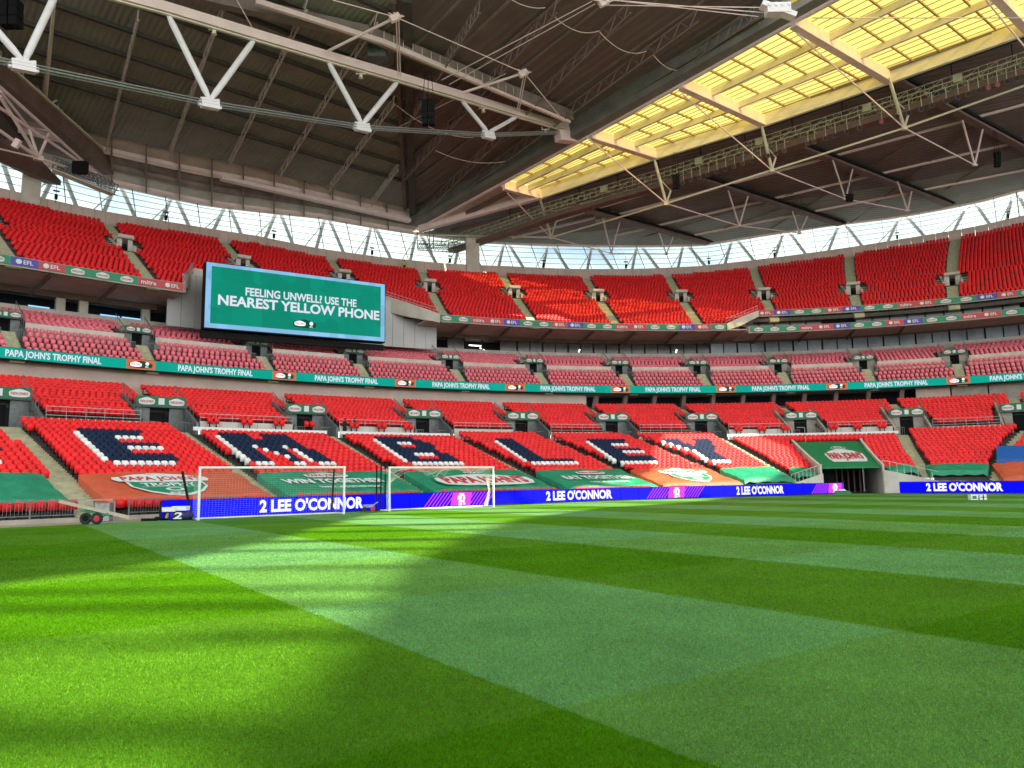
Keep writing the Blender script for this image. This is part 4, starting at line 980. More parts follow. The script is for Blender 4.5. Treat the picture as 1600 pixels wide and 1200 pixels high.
add_shape(b, HEX, GT(.05), .55, -.75, 5.0, 4.2, 0); add_text(b, "PAPA JOHN'S", GT(.09), .55, -1.0, 2.5, .04, width=4.4, mi=1, res=3)
add_shape(b, [(-1, -.4), (-.7, -1), (.7, -1), (1, -.4), (.8, .5), (.4, 1), (-.4, 1), (-.8, .5)], GT(.07), .55, 1.55, 2.0, .9, 0); add_shape(b, [(-1, -.4), (-.7, -1), (.7, -1), (1, -.4), (.8, .5), (.4, 1), (-.4, 1), (-.8, .5)], GT(.08), .55, 1.55, 1.8, .7, 2)
add_text(b, 'PIZZA', GT(.10), .55, 1.5, .7, .03, width=1.1, mi=0)
b.build('canopy_logo', [M['print_white'], M['print_red'], M['print_green']], tun)
for q, f in ((-1, L), (1, R_)):
    b = MB(); o_ = q * .12
    for k in range(6):
        d0, d1 = -24.2 + k * 1.75, -24.2 + (k + 1) * 1.75; z0, z1 = 2.45 + (d0 + 24.2) * .262, 2.45 + (d1 + 24.2) * .262
        b.hexa([P3(f(d0) + o_, d0, -.02), P3(f(d0) + o_ + q * .3, d0, -.02), P3(f(d1) + o_ + q * .3, d1, -.02), P3(f(d1) + o_, d1, -.02), P3(f(d0) + o_, d0, z0), P3(f(d0) + o_ + q * .3, d0, z0), P3(f(d1) + o_ + q * .3, d1, z1), P3(f(d1) + o_, d1, z1)])
    b.build('tunnel_wall', M['concrete_pale'], tun)
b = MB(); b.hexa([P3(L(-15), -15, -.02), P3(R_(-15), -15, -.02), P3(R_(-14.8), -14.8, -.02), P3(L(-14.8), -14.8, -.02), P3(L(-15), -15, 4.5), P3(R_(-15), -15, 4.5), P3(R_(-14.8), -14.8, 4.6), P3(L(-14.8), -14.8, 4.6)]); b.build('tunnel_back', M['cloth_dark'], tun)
for k in range(5):
    s = L(-20) + 3.3 + k * .75; b = MB(); b.tube(P3(s, -20, 0), P3(s, -20, 2.9), .08, 6); b.build('pillar', M['beam_brown'], tun)
b = MB(); b.hexa([P3(L(-21), -21, 0), P3(L(-21) + 2.7, -21, 0), P3(L(-20.8) + 2.7, -20.8, 0), P3(L(-20.8), -20.8, 0), P3(L(-21), -21, 2.9), P3(L(-21) + 2.7, -21, 2.9), P3(L(-20.8) + 2.7, -20.8, 2.9), P3(L(-20.8), -20.8, 2.9)]); b.build('curtain', M['black'], tun)
# pale sloping wing walls each side of the tunnel mouth
for (a, c, za, zc) in [(70.6, L(-24) - .1, .9, 1.75), (R_(-24) + .15, 90.0, 2.0, .95)]:
    b = MB(); n = 8
    for k in range(n):
        s0 = a + (c - a) * k / n; s1 = a + (c - a) * (k + 1) / n; d0, d1 = lin(s0, DF) - .9 if a < 75 else -24.3 - (s0 - 83) * .18, lin(s1, DF) - .9 if a < 75 else -24.3 - (s1 - 83) * .18
        if a < 75: d0 = -24.4 + (s0 - 74) * .1; d1 = -24.4 + (s1 - 74) * .1
        z0 = za + (zc - za) * k / n; z1 = za + (zc - za) * (k + 1) / n
        b.hexa([P3(s0, d0, 0), P3(s1, d1, 0), P3(s1, d1 + .25, 0), P3(s0, d0 + .25, 0), P3(s0, d0, z0), P3(s1, d1, z1), P3(s1, d1 + .25, z1), P3(s0, d0 + .25, z0)])
        b.tube(P3(s0, d0 + .1, z0), P3(s0, d0 + .1, z0 + .8), .02, 4); b.bar(P3(s0, d0 + .1, z0 + .8), P3(s1, d1 + .1, z1 + .8), .04, .04)
    b.build('wing_wall', M['concrete_pale'], tun)

# ================================================================== BIG SCREEN
scr = thing('big_screen', 'large teal video screen reading FEELING UNWELL? USE THE NEAREST YELLOW PHONE', 'screen', (0, 0, 0))
SA = np.array(P3(16.6, 4, 16.75)); SB = np.array(P3(34.95, 4, 16.75)); SWd = SB - SA; SWl = float(np.linalg.norm(SWd)); ux = SWd / SWl; un = np.array([ux[1], -ux[0], 0])
SH = 6.5; ZT = (0.0, .0)
def SF(e):
    return lambda x, y: tuple(SA + ux * x + np.array([0, 0, 1]) * (y * 1.0 + .42 * x / SWl * 0 + .32 * x / SWl) + un * e)
def sbox(b, x0, x1, y0, y1, e0, e1):
    f0, f1 = SF(e0), SF(e1); b.hexa([f1(x0, y0), f1(x1, y0), f0(x1, y0), f0(x0, y0), f1(x0, y1), f1(x1, y1), f0(x1, y1), f0(x0, y1)])
b = MB(); sbox(b, -.08, SWl + .08, -.1, SH + .06, -1.1, 0); b.build('casing', M['black'], scr)
b = MB(); sbox(b, .0, SWl, .02, SH, 0.0, .04); b.build('screen_border', M['led_sky'], scr)
b = MB(); sbox(b, .5, SWl - .5, .46, SH - .34, 0.04, .06); b.build('screen_face', M['led_teal'], scr)
b = MB(); cx = SWl / 2
add_text(b, 'FEELING UNWELL? USE THE', SF(.09), cx + .2, 3.98, 1.12, .025, width=11.8, res=3)
add_text(b, 'NEAREST YELLOW PHONE', SF(.09), cx + .25, 2.88, 1.38, .03, width=17.1, res=3)
b.build('screen_lettering', M['led_text'], scr)
b = MB(); add_shape(b, PILL, SF(.08), cx + .4, 1.2, 2.5, .9, 0); add_shape(b, PILL, SF(.09), cx - .1, 1.22, 1.2, .56, 1); add_text(b, "PAPA JOHN'S", SF(.10), cx - .1, 1.2, .3, .02, width=1.0, mi=2); add_shape(b, CIRC, SF(.09), cx + 1.1, 1.28, .4, .4, 1); add_text(b, 'EFL', SF(.10), cx + 1.1, .93, .24, .02, mi=1)
b.build('screen_logo', [M['led_dkgreen'], M['led_white'], M['led_red']], scr)
b = MB(); sbox(b, -.2, SWl + .2, -.85, -.25, -1.0, -.6); b.build('walkway', M['black'], scr)

# ================================================================== ROOF
KT = [(4.321, 31.000, 39.605), (8.619, 31.500, 39.585), (13.187, 32.000, 39.393), (22.964, 32.300, 39.354), (35.006, 32.000, 40.322), (46.101, 33.000, 40.178), (54.617, 34.300, 40.220), (65.471, 35.800, 40.977), (73.090, 37.200, 41.465), (80.371, 38.600, 41.908), (87.114, 38.900, 43.239), (93.382, 39.800, 44.252), (99.053, 41.000, 44.648), (104.134, 42.200, 45.370), (111.453, 43.000, 46.445)]
KT.sort()
KT = [(-60, 31, KT[0][2])] + KT + [(200, 50, KT[-1][2] + 5)]
def kd(s): return float(np.interp(s, [k[0] for k in KT], [k[1] for k in KT]))
def kz(s): return float(np.interp(s, [k[0] for k in KT], [k[2] for k in KT]))
def KP3(s, dd=0, dz=0): return P3(s, kd(s) + dd, kz(s) + dz)
def slab(b, pts, th):
    """flat-ish panel from an outline, given thickness th upwards"""
    v = [Vector(p) for p in pts]; tri = tessellate_polygon([v]); n = len(v); base = len(b.v)
    b.v.extend([tuple(p) for p in v]); b.v.extend([(p.x, p.y, p.z + th) for p in v])
    for t in tri:
        b.f.append(tuple(base + i for i in t)); b.m.append(b.cur); b.f.append(tuple(base + n + i for i in t[::-1])); b.m.append(b.cur)
    for i in range(n):
        j = (i + 1) % n; b.f.append((base + i, base + j, base + n + j, base + n + i)); b.m.append(b.cur)
roof = thing('stadium_roof', 'dark steel roof over the stands with a strip of yellow translucent panels', 'roof', (0, 80, 45), w=True)
DZ = 2.6
hip = [UVZ(26, -44, DZ), (-10.515, 65.764, 46.547), (-13.206, 87.854, 44.703), (-15.756, 110.167, 42.852)]
low_edge = [(-63.555, 74.172, 42.433), (-47.409, 84.493, 42.713), (-40.898, 89.419, 42.768), (-33.121, 94.653, 42.884), (-24.828, 102.189, 42.859), (-15.756, 110.167, 42.852)]
b = MB(); slab(b, [hip[0], hip[1], hip[2], hip[3]] + low_edge[::-1][1:] + [UVZ(-45, -70, DZ), UVZ(0, -55, DZ)], .5); b.build('end_deck', M['deck_end'], roof)
b = MB(); slab(b, [hip[0], UVZ(46, -39, DZ), UVZ(66, -33, DZ), UVZ(64.5, -60, DZ), UVZ(63.5, -80, DZ), (-13.808, 111.670, 42.866), hip[3], hip[2], hip[1]], .5); b.build('side_deck', M['deck_side'], roof)
# deep louvred edge between the deck and the top of the glazing
S = np.linspace(-20, 47, 40)
le = [Vector(q) for q in low_edge]
def LE(t):
    t = max(0, min(1, t)) * (len(le) - 1); i = min(int(t), len(le) - 2); return le[i].lerp(le[i + 1], t - i)
sl_ = [-18] + [13.47, 20.38, 28.14, 36.42, 45.16]
def LS(s):
    t = float(np.interp(s, sl_, np.linspace(0, 1, len(sl_)))); return LE(t)
for (f0, f1, mat, nm, dz0) in [(0, .06, 'truss_pink', 'edge_beam', 0), (.06, .30, 'concrete_pale', 'edge_louvre', .3), (.30, .38, 'roof_rib', 'edge_beam', 0), (.38, .62, 'roof_rib', 'edge_louvre', .5), (.62, .70, 'truss_pink', 'edge_beam', 0), (.70, 1.0, 'roof_rib', 'edge_louvre', .6)]:
    b = MB()
    for i in range(len(S) - 1):
        q = []
        for s, f in ((S[i], f0), (S[i + 1], f0), (S[i + 1], f1), (S[i], f1)):
            k = Vector(KP3(s, -.2)); l = LS(s); p = k.lerp(l, f); q.append((p.x, p.y, p.z + dz0))
        b.hexa([q[0], q[1], q[2], q[3]] + [(x, y, z + .45) for x, y, z in q])
    b.build(nm, M[mat], roof)
b = MB()
for s in np.arange(14, 46, 3.2):
    b.bar(KP3(s, -.3, -.1), tuple(LS(s)), .18, .35)
b.build('edge_struts', M['roof_rib'], roof)
b = MB()
for i in range(-1, len(S)):
    s0, s1 = S[max(i, 0)] - (0 if i >= 0 else 30), (S[i + 1] if i + 1 < len(S) else S[i] + 6); k0, k1, l0, l1 = Vector(KP3(s0, .3, .5)), Vector(KP3(s1, .3, .5)), LS(s0), LS(s1); up_ = Vector((0, 0, .9)); b.hexa([k0, k1, l1 + up_ * .5, l0 + up_ * .5, k0 + up_, k1 + up_, l1 + up_, l0 + up_])
b.build('edge_lining', M['concrete_pink'], roof)
for (a, c, f, nm) in [((400, 293), (640, 343), 0, 'edge_beam'), ]:
    b = MB(); b.bar((-37.260, 93.553, 41.095), (-15.097, 110.323, 40.883), .9, .5); b.build(nm, M['truss_pink'], roof)
# far side decks
ring = [KP3(s) for s in np.linspace(45, 150, 60)]
def mid(s, t): k = Vector(KP3(s)); return k
b = MB(); inner = [(-13.907, 112.456, 40.900), (-1.338, 101.902, 42.522), (3.682, 104.185, 42.679), UVZ(77, -57.5, .7), UVZ(82, -45, .7), UVZ(86, -31, .7), UVZ(90, -18, .7), UVZ(100, 15, .7), UVZ(125, 30, .7)]
split = [P3(s, kd(s) - max(1.0, min(13, (s - 56) * .42)), 0) for s in np.linspace(56, 150, 40)]
split = [(x, y, roofz(x, y) + .7) for x, y, z in split]
b = MB(); slab(b, inner + split[::-1] + [(*KP3(50)[:2], kz(50) + .7)], .5); b.build('far_deck', M['deck_far'], roof)
b = MB(); slab(b, split + [(x, y, z + .25) for x, y, z in ring[::-1] if True], .5); b.build('far_deck_edge', M['deck_grey'], roof)
# rim
b = MB(); b2 = MB(); S = np.arange(-20, 140, 1.5)
for i in range(len(S) - 1):
    p, q = KP3(S[i]), KP3(S[i + 1]); p2, q2 = KP3(S[i], .6), KP3(S[i + 1], .6)
    b.hexa([p, q, q2, p2] + [(x, y, z + .55) for x, y, z in (p, q, q2, p2)])
b.build('rim_beam', M['truss_pink'], roof)
# fixed dark girder beside the translucent strip
g0 = Vector((-14.493, 111.646, 40.223)); g1 = Vector(UVZ(65, -60)); g2 = Vector(UVZ(66.6, -34)); g3 = Vector(UVZ(69, -4))
b = MB()
for p, q in ((g0, g1), (g1, g2), (g2, g3)):
    b.bar(p + Vector((0, 0, 1.35)), q + Vector((0, 0, 1.35)), 1.5, 2.4)
b.build('girder', M['girder'], roof)
b = MB()
for p, q in ((g0, g1), (g1, g2), (g2, g3)): b.bar(p + Vector((.72, .3, .05)), q + Vector((.72, .3, .05)), .3, .35)
b.build('girder_flange', M['truss_pink'], roof)
b = MB(); b.bar((-13.795, 111.549, 40.076), (4.549, 103.221, 41.808), .8, 1.1); b.build('hip_beam', M['truss_pink'], roof)
b = MB(); slab(b, [(-12.918, 111.586, 40.581), (-1.229, 100.588, 42.178), (3.940, 103.883, 42.268)], .2); b.build('hip_panel', M['purlin'], roof)
b = MB(); b.bar((-10.383, 111.729, 40.587), (0.458, 101.756, 42.150), .5, .8); b.bar((-8.999, 112.757, 40.100), (9.801, 106.235, 41.625), .4, .5); b.build('hip_beam', M['beam_brown'], roof)
# translucent strip
VI = [-76, -60, -47, -34, -20.5, -6, 9]; UI = [64.9, 65.4, 66.1, 66.9, 67.8, 68.8, 69.8]; UO = [71.4, 76.7, 81.8, 86.0, 89.6, 93.0, 96.5]; VO = [-75.4, -58.8, -46, -32.6, -19.8, -5.5, 9.5]
def YP(i, f, g, dz=0):
    """bay i, f across (0 girder .. 1 outer), g along the bay"""
    j = min(i + 1, 6); u0 = UI[i] + (UO[i] - UI[i]) * f; v0 = VI[i] + (VO[i] - VI[i]) * f; u1 = UI[j] + (UO[j] - UI[j]) * f; v1 = VI[j] + (VO[j] - VI[j]) * f
    return UVZ(u0 + (u1 - u0) * g, v0 + (v1 - v0) * g, dz)
for i in range(6):
    for a in range(3):
        for c in range(5):
            f0, f1 = -.08 + a * .36, -.08 + (a + 1) * .36; g_0, g_1 = c * .2, (c + 1) * .2
            if i == 0 and a == 2 and c < 2: pass
            b = MB(); q = [YP(i, f0, g_0, 1.0), YP(i, f1, g_0, 1.0), YP(i, f1, g_1, 1.0), YP(i, f0, g_1, 1.0)]; b.poly(q); b.build('roof_pane', M['pane_yellow'], roof)
    b = MB()
    for c in range(1, 5): g = c * .2; b.bar(YP(i, -.06, g, .85), YP(i, .98, g, .85), .16, .22)
    b.build('cross_bar', M['bar_brown'], roof)
    b = MB()
    for f in (.345, .66): b.bar(YP(i, f, 0, .45), YP(i, f, 1, .45), .30, .75)
    b.build('strip_beam', M['truss_cream'], roof)
    b = MB()
    for a in range(17): f = .03 + (a + .5) * .0556; b.bar(YP(i, f, .02, .93), YP(i, f, .98, .93), .05, .08)
    b.build('glazing_bars', M['bar_brown'], roof)
    b = MB(); b.bar(YP(i, 1, 0, .1), YP(i, 1, 1, .1), .45, 1.5); b.build('outer_beam', M['truss_cream'], roof)  # cream here stands in for the yellow glow the panes throw on this beam
for i in range(7):
    b = MB(); b.bar(UVZ(UI[i] + .3, VI[i], .2), UVZ(UO[i], VO[i], .1), .55, 1.35); b.bar(UVZ(UI[i] + .3, VI[i], -.5), UVZ(UO[i], VO[i], -.6), .8, .1); b.build('cross_beam', M['truss_pink'], roof)
# dark tarpaulin trough between strip and gantry
b = MB()
for i in range(1, 6):
    p = [UVZ(UO[i - 1] + .2, VO[i - 1], .5), UVZ(UO[i] + .2, VO[i], .5), UVZ(UO[i] + 2.6, VO[i], .3), UVZ(UO[i - 1] + 2.6, VO[i - 1], .3)]; b.poly(p)
b.build('netting', M['netting'], roof)

# purlin trusses under the end deck
def lattice(b, p, q, h, r, n):
    p = Vector(p); q = Vector(q); dn = Vector((0, 0, -h))
    b.tube(p, q, r, 5); b.tube(p + dn, q + dn, r, 5)
    for k in range(n):
        a = p.lerp(q, k / n); c = p.lerp(q, (k + .5) / n) + dn; e = p.lerp(q, (k + 1) / n); b.tube(a, c, r * .6, 4, cap=False); b.tube(c, e, r * .6, 4, cap=False)
for k, (p, q) in enumerate([((-33.532, 64.071, 44.865), (-47.988, 85.757, 42.280)), ((-25.623, 63.695, 45.412), (-41.566, 88.276, 42.511)), ((-18.278, 64.508, 45.832), (-35.710, 91.942, 42.618)), ((-12.221, 66.919, 46.048), (-30.557, 95.889, 42.658)), ((-12.707, 80.621, 44.982), (-25.233, 100.899, 42.630)), ((-14.655, 95.863, 43.704), (-20.095, 105.871, 42.591)), ((-40.049, 62.098, 44.586), (-49.002, 75.081, 43.019))]):
    b = MB(); lattice(b, p, q, 1.0, .10, 14); b.build('purlin_truss', M['purlin'], roof)
for v in (-86, -82, -78, -74, -70, -66, -62, -58, -54, -50):
    # transverse ribs up to the hip
    uh = float(np.interp(v, [-90, -71, -53, -44], [58.5, 45, 33, 26])); b = MB(); b.bar(UVZ(-30, v, DZ - .2), UVZ(uh, v, DZ - .2), .42, .35); b.build('deck_rib', M['rib_dark'], roof)
for (p, q) in [((-2.414, 66.131, 46.651), (-12.367, 85.832, 44.511)), ((4.895, 66.940, 47.069), (-14.120, 98.067, 43.472)), ((12.066, 67.734, 47.480), (-13.088, 109.768, 42.657)), ((19.094, 69.874, 47.779), (-11.077, 109.025, 42.845)), ((24.910, 70.067, 48.146), (5.575, 94.646, 45.023))]:
    b = MB(); lattice(b, p, q, 1.3, .09, 22); b.build('purlin_truss', M['roof_rib'], roof)
for uu in (40, 44, 48, 52, 56, 60):
    b = MB(); v1 = float(np.interp(uu, [33, 45, 59], [-53, -71, -91])); b.bar(UVZ(uu, -36, DZ - .1), UVZ(uu + .5, v1, DZ - .1), .25, .18); b.build('deck_rib', M['roof_rib'], roof)
b = MB(); b.bar(hip[1], hip[3], .5, .8); h1, h3 = Vector(hip[1]), Vector(hip[3]); b.build('hip_rib', M['beam_brown'], roof)
b = MB(); b.bar((-9.125, 64.859, 45.906), (-14.832, 111.981, 41.976), .9, .5); b.build('hip_gutter', M['rib_dark'], roof)
b = MB(); b.bar((-28.862, 61.211, 44.687), (-13.479, 68.746, 45.127), .9, 1.2); b.bar((-13.479, 68.746, 45.127), (7.666, 86.556, 45.170), .9, 1.2); b.build('walkway_beam', M['roof_rib'], roof)
b = MB(); b.bar((-22.237, 62.380, 44.333), (-12.003, 69.265, 44.485), .35, .5); b.bar((-12.003, 69.265, 44.485), (7.485, 86.449, 44.467), .35, .5)
for t in np.linspace(0, 1, 24): p = Vector((-11.963, 69.027, 44.606)).lerp(Vector((7.459, 86.053, 44.595)), t); b.tube(p, p + Vector((0, 0, .9)), .04, 4)
b.build('walkway_rail', M['truss_pink'], roof)
b = MB(); b.box(-.9, .9, -.6, .6, -.7, .7); o = b.build('plant_box', M['grey'], roof); o.location = (-12.973, 71.178, 44.577)
# slack lighting cables
b = MB()
for (p, q, sag) in [((0.596, 64.877, 45.743), (3.739, 66.259, 45.845), .3), ((4.589, 67.512, 45.806), (9.327, 70.210, 45.913), .8), ((9.348, 70.406, 45.900), (14.661, 74.084, 45.971), 1.0), ((-12.453, 80.404, 43.715), (-4.228, 88.556, 43.639), 1.0), ((-9.209, 90.900, 43.136), (-0.352, 95.129, 43.397), .8), ((15.447, 74.713, 45.975), (18.844, 77.921, 45.955), .5)]:
    p = Vector(p); q = Vector(q)
    for k in range(8): a, c = k / 8, (k + 1) / 8; b.tube(p.lerp(q, a) - Vector((0, 0, sag * 4 * a * (1 - a))), p.lerp(q, c) - Vector((0, 0, sag * 4 * c * (1 - c))), .04, 4, cap=False)
b.build('slack_cable', M['truss_pink'], roof)

# far deck beams and ribs
for (p, q) in [((9.996, 108.468, 42.070), (34.544, 127.912, 42.413)), ((26.133, 101.677, 43.641), (56.262, 124.242, 44.115)), ((38.687, 95.350, 44.942), (72.161, 119.406, 45.522)), ((43.849, 80.788, 46.380), (83.610, 109.104, 47.051))]:
    b = MB(); b.bar(p, q, 1.0, .9); b.build('radial_beam', M['beam_brown'], roof)
    b = MB(); p_ = Vector(p) + Vector((.9, .2, .1)); q_ = Vector(q) + Vector((.9, .2, .1)); b.bar(p_, q_, .8, .35); b.build('radial_gutter', M['black'], roof)
for (p, q) in [((13.610, 115.407, 42.183), (66.261, 89.400, 47.600)), ((17.531, 122.111, 41.934), (72.934, 99.155, 47.302)), ((7.451, 114.217, 41.869), (61.990, 83.158, 47.791)), ((28.997, 125.554, 42.427), (79.554, 108.833, 47.005)), ((-1.548, 112.011, 41.245), (19.155, 105.855, 43.068)), ((0.399, 119.199, 40.830), (13.424, 113.698, 42.100))]:
    b = MB(); b.bar(p, q, .25, .3); b.build('deck_rib', M['truss_pink'], roof)
for (p, q) in [((22.155, 124.152, 42.084), (43.575, 111.026, 44.480)), ((44.470, 125.597, 43.539), (55.654, 95.096, 46.574)), ((58.654, 125.146, 44.503), (61.685, 95.194, 46.963)), ((29.701, 128.824, 42.326), (45.886, 114.567, 44.464)), ((67.736, 123.484, 45.224), (71.103, 99.060, 47.289)), ((-3.766, 118.839, 40.784), (16.259, 112.338, 42.588))]:
    b = MB(); b.bar(p, q, .12, .15); b.build('deck_rib', M['roof_rib'], roof)

# added unseen roof sheet over the camera, its slot shaped to throw the sun patch
RZ = 50.0
def up_to_roof(x, y, z=0.0, Z=RZ):
    t = (Z - z) / SUN.z; return (x + SUN.x * t, y + SUN.y * t, Z)
lit = [(-1.7, 3.4), (-1.75, 7.7), (-2.2, 15), (-1.5, 22), (.2, 32), (4.5, 42), (12.5, 51.5), 0, (3, 57), (-4, 48), (-7.4, 41), (-7.2, 30), (-7.0, 22), (-7.3, 17), (-8.8, 12.8), (-14, 10.5), (-22, 10), (-24, 2), (-8, .6), (-3.0, .8)]
hole = []
for p in lit:
    if p: hole.append(up_to_roof(*p))
    else: hole += [up_to_roof(*P3(*q)) for q in [(66, -25.6, 1.2), (73.6, -22, 2.4), (75.0, -16, 4.2), (73.2, -10.6, 6.0), (62.5, -10.6, 6.0), (57.6, -17, 4.0), (53.5, -23, 2.0)]]
OUT = [(-115, -130), (125, -130), (125, 56), (62, 64.5), (-60, 62), (-115, 40)]
vv = [[Vector((x, y, RZ)) for x, y in OUT], [Vector(p) for p in hole[::-1]]]
tri = tessellate_polygon(vv); fl = [tuple(p) for l in vv for p in l]
b = MB(); b.v = fl; b.f = [tuple(t) for t in tri]; b.m = [0] * len(b.f)
sunmask = thing('sun_shaping_roof', 'added unseen translucent roof sheet above the pitch, slotted to shape the sunlight', 'roof', (0, 0, RZ))
o = b.build('slotted_sheet', M['unseen_sheet'], None); o.data.transform(Matrix.Translation((0, 0, -RZ))); o.parent = sunmask
b = MB()
for (yg, wd_, x0, x1) in [(5.15, .55, -20, 4), (8.3, .38, -3.4, 6), (8.0, .12, -20, -3), (10.3, .35, -30, 3), (11.9, .22, -30, 3), (14.8, .3, -26, 3), (18.6, .35, -26, 3), (21.5, .7, -20, 3), (25.5, .5, -12, 3), (29.0, .9, -12, 3), (34.0, .6, -12, 6), (38.5, 1.0, -14, 8), (44, .8, -10, 12), (52, .6, -5, 20), (60, .9, 5, 30)]:
    p = up_to_roof(x0, yg - .04 * x0 * .5, 0, RZ - .8); q = up_to_roof(x1, yg - .04 * x1 * .5, 0, RZ - .8); b.bar(Vector(p) - Vector((0, 0, RZ)), Vector(q) - Vector((0, 0, RZ)), wd_, .22)
b.build('streak_bars', M['steel'], sunmask)  # added bars, unseen, placed to throw shadow streaks across the sun patch

# ================================================================== WHITE ARCHED TRUSS
tr = thing('white_truss', 'pinkish white arched roof truss with V struts and steel cables spanning the end stand', 'roof truss', (0, 62, 40), w=True)
TU = [(2.0, None), (9.5, None), (17.0, 0), (24.4, 0), (31.6, 0), (39.5, 0), (47.4, 0), (55.8, 0), (64.3, 0)]
chord = [(-40.222, 47.849, 39.428), (-33.974, 53.280, 40.164), (-28.140, 58.351, 41.016), (-22.559, 63.203, 41.616), (-17.165, 67.892, 42.220), (-11.195, 73.081, 42.944), (-5.101, 78.379, 43.647), (1.132, 83.797, 44.289), (9.290, 90.889, 45.189)]
nodes = [(-41.359, 46.861, 31.483), (-35.466, 51.983, 32.348), (-25.347, 60.779, 33.834), (-14.292, 70.389, 36.200), (-2.200, 80.901, 40.203)]
b = MB()
for p, q in zip(chord[:-1], chord[1:]): b.bar(p, q, .75, .85)
b.build('top_chord', M['truss_pink'], tr)
b = MB()
for p, q in zip(chord[:-1], chord[1:]): b.bar(Vector(p) + Vector((-.1, -.3, -.62)), Vector(q) + Vector((-.1, -.3, -.62)), .25, .12)
b.build('crane_rail', M['truss_cream'], tr)
for (ci, ni, r) in [(0, 1, .26), (1, 1, .26), (2, 2, .27), (3, 2, .27), (4, 3, .27), (5, 3, .27), (6, 4, .24), (7, 4, .24)]:
    b = MB(); p = Vector(chord[ci]) - Vector((0, 0, .4)); q = Vector(nodes[ni]) + Vector((0, 0, .35)); b.strut(q, p, r, .6, 10); b.build('v_strut', M['truss_white'], tr, smooth=True)
for n_ in nodes:
    b = MB(); v = Vector(n_); d = Vector((UD[0], UD[1], .12))
    b.bar(v - d * .75, v + d * .75, .55, .75); b.bar(v - d * .95 - Vector((0, 0, .1)), v + d * .95 - Vector((0, 0, .1)), .35, .35)
    for k in (-.45, 0, .45): b.bar(v + d * k + Vector((0, 0, -.3)), v + d * k + Vector((0, 0, .55)), .12, .7)
    b.build('cable_node', M['truss_white'], tr)
b = MB()
for p, q in zip(nodes, nodes[1:] + [(8.146, 89.895, 44.730)]):
    for o_ in (-.22, .22):
        for zz in (-.05, .2): e = Vector((VD[0] * o_, VD[1] * o_, zz)); b.tube(Vector(p) + e, Vector(q) + e, .06, 6)
b.build('cable', M['steel'], tr)
b = MB(); e = Vector((7.285, 89.146, 44.469)); d = Vector((UD[0], UD[1], 0)); b.bar(e - d * 1.6 - Vector((0, 0, 1.0)), e + d * 1.4 - Vector((0, 0, .4)), 1.1, 1.3); b.bar(e - d * .6, e + d * 1.9, 1.0, 1.0); b.build('end_bearing', M['truss_pink'], tr)
# upper bracing struts and their star nodes
for (n_, foot, top) in [((-10.010, 64.101, 43.706), (-16.934, 66.947, 42.236), (-10.961, 71.546, 42.281)), ((1.811, 74.012, 43.733), (-4.768, 75.386, 42.398), (1.080, 79.491, 42.472)), ((9.088, 64.216, 44.950), (3.697, 61.755, 44.782), (8.199, 61.456, 45.100))]:
    b = MB(); b.tube(n_, foot, .13, 8); b.tube(n_, top, .06, 6); b.tube(Vector(n_) + Vector((.2, .2, 0)), Vector(top) + Vector((.2, .2, 0)), .06, 6)
    v = Vector(n_); b.bar(v - Vector((.5, .1, .3)), v + Vector((.3, .1, .2)), .4, .6)
    for k in range(7): a = k * .9; b.tube(v, v + Vector((math.cos(a) * .75, math.sin(a) * .4, .3 * math.sin(a * 2) + .1)), .06, 5)
    b.build('bracing_strut', M['truss_pink'], tr)
b = MB()
for p, q in [((-15.122, 61.286, 43.583), (-10.010, 64.101, 43.706)), ((-10.010, 64.101, 43.706), (1.811, 74.012, 43.733)), ((1.811, 74.012, 43.733), (6.621, 83.356, 42.943)), ((-23.141, 60.266, 43.033), (-22.773, 63.781, 42.292)), ((-6.869, 74.731, 43.509), (7.957, 64.537, 45.251)), ((-6.136, 75.625, 43.490), (8.292, 64.913, 45.245)), ((9.119, 64.508, 44.830), (24.892, 66.621, 45.705)), ((9.611, 63.758, 44.819), (24.305, 67.669, 45.487)), ((9.571, 63.489, 44.636), (24.659, 66.898, 45.369)), ((-0.126, 74.492, 43.970), (-13.295, 85.888, 43.746))]: b = MB(); b.tube(p, q, .05, 5); b.build('tie_rod', M['truss_pink'], tr)
for k, t in enumerate((.16, .42, .66, .85)):
    c0, c1 = chord[3], chord[8]; p = Vector((-25.246, 60.868, 41.210)) if k == 0 else (Vector((-14.445, 70.257, 42.289)) if k == 1 else (Vector((-2.718, 80.450, 43.719)) if k == 2 else Vector((4.555, 86.773, 44.189))))
    b = MB(); b.tube((0, 0, -.9), (0, 0, -.55), .16, 8); b.tube((0, 0, -.95), (0, 0, -.9), .24, 8); b.bar((-.5, 0, -.5), (.5, 0, -.5), .1, .1)
    for x in (-.4, .4): b.tube((x, 0, -.5), (x, 0, -.1), .04, 4)
    o = b.build('roof_camera', M['truss_cream']); o.location = p; tag(o, 'small cream camera housing under the white truss, number %d along it from the left' % (k + 1), 'camera', 'camera housings under the white truss')
# bright end node top right
nd2 = thing('truss_end_node', 'blocky white steel cable anchor at the top edge beside the yellow roof strip', 'roof truss', (25.587, 66.108, 45.089))
b = MB(); b.box(-1.1, 1.1, -.5, .5, -.45, .5); b.bar((-1.5, 0, .6), (1.6, 0, -.7), .9, .5); b.build('anchor_block', M['truss_white'], nd2)
b = MB()
for k in range(4): b.tube((-.9 + k * .6, -.6, .3), (-.9 + k * .6, .6, .3), .18, 6)
b.build('clamp', M['truss_white'], nd2)

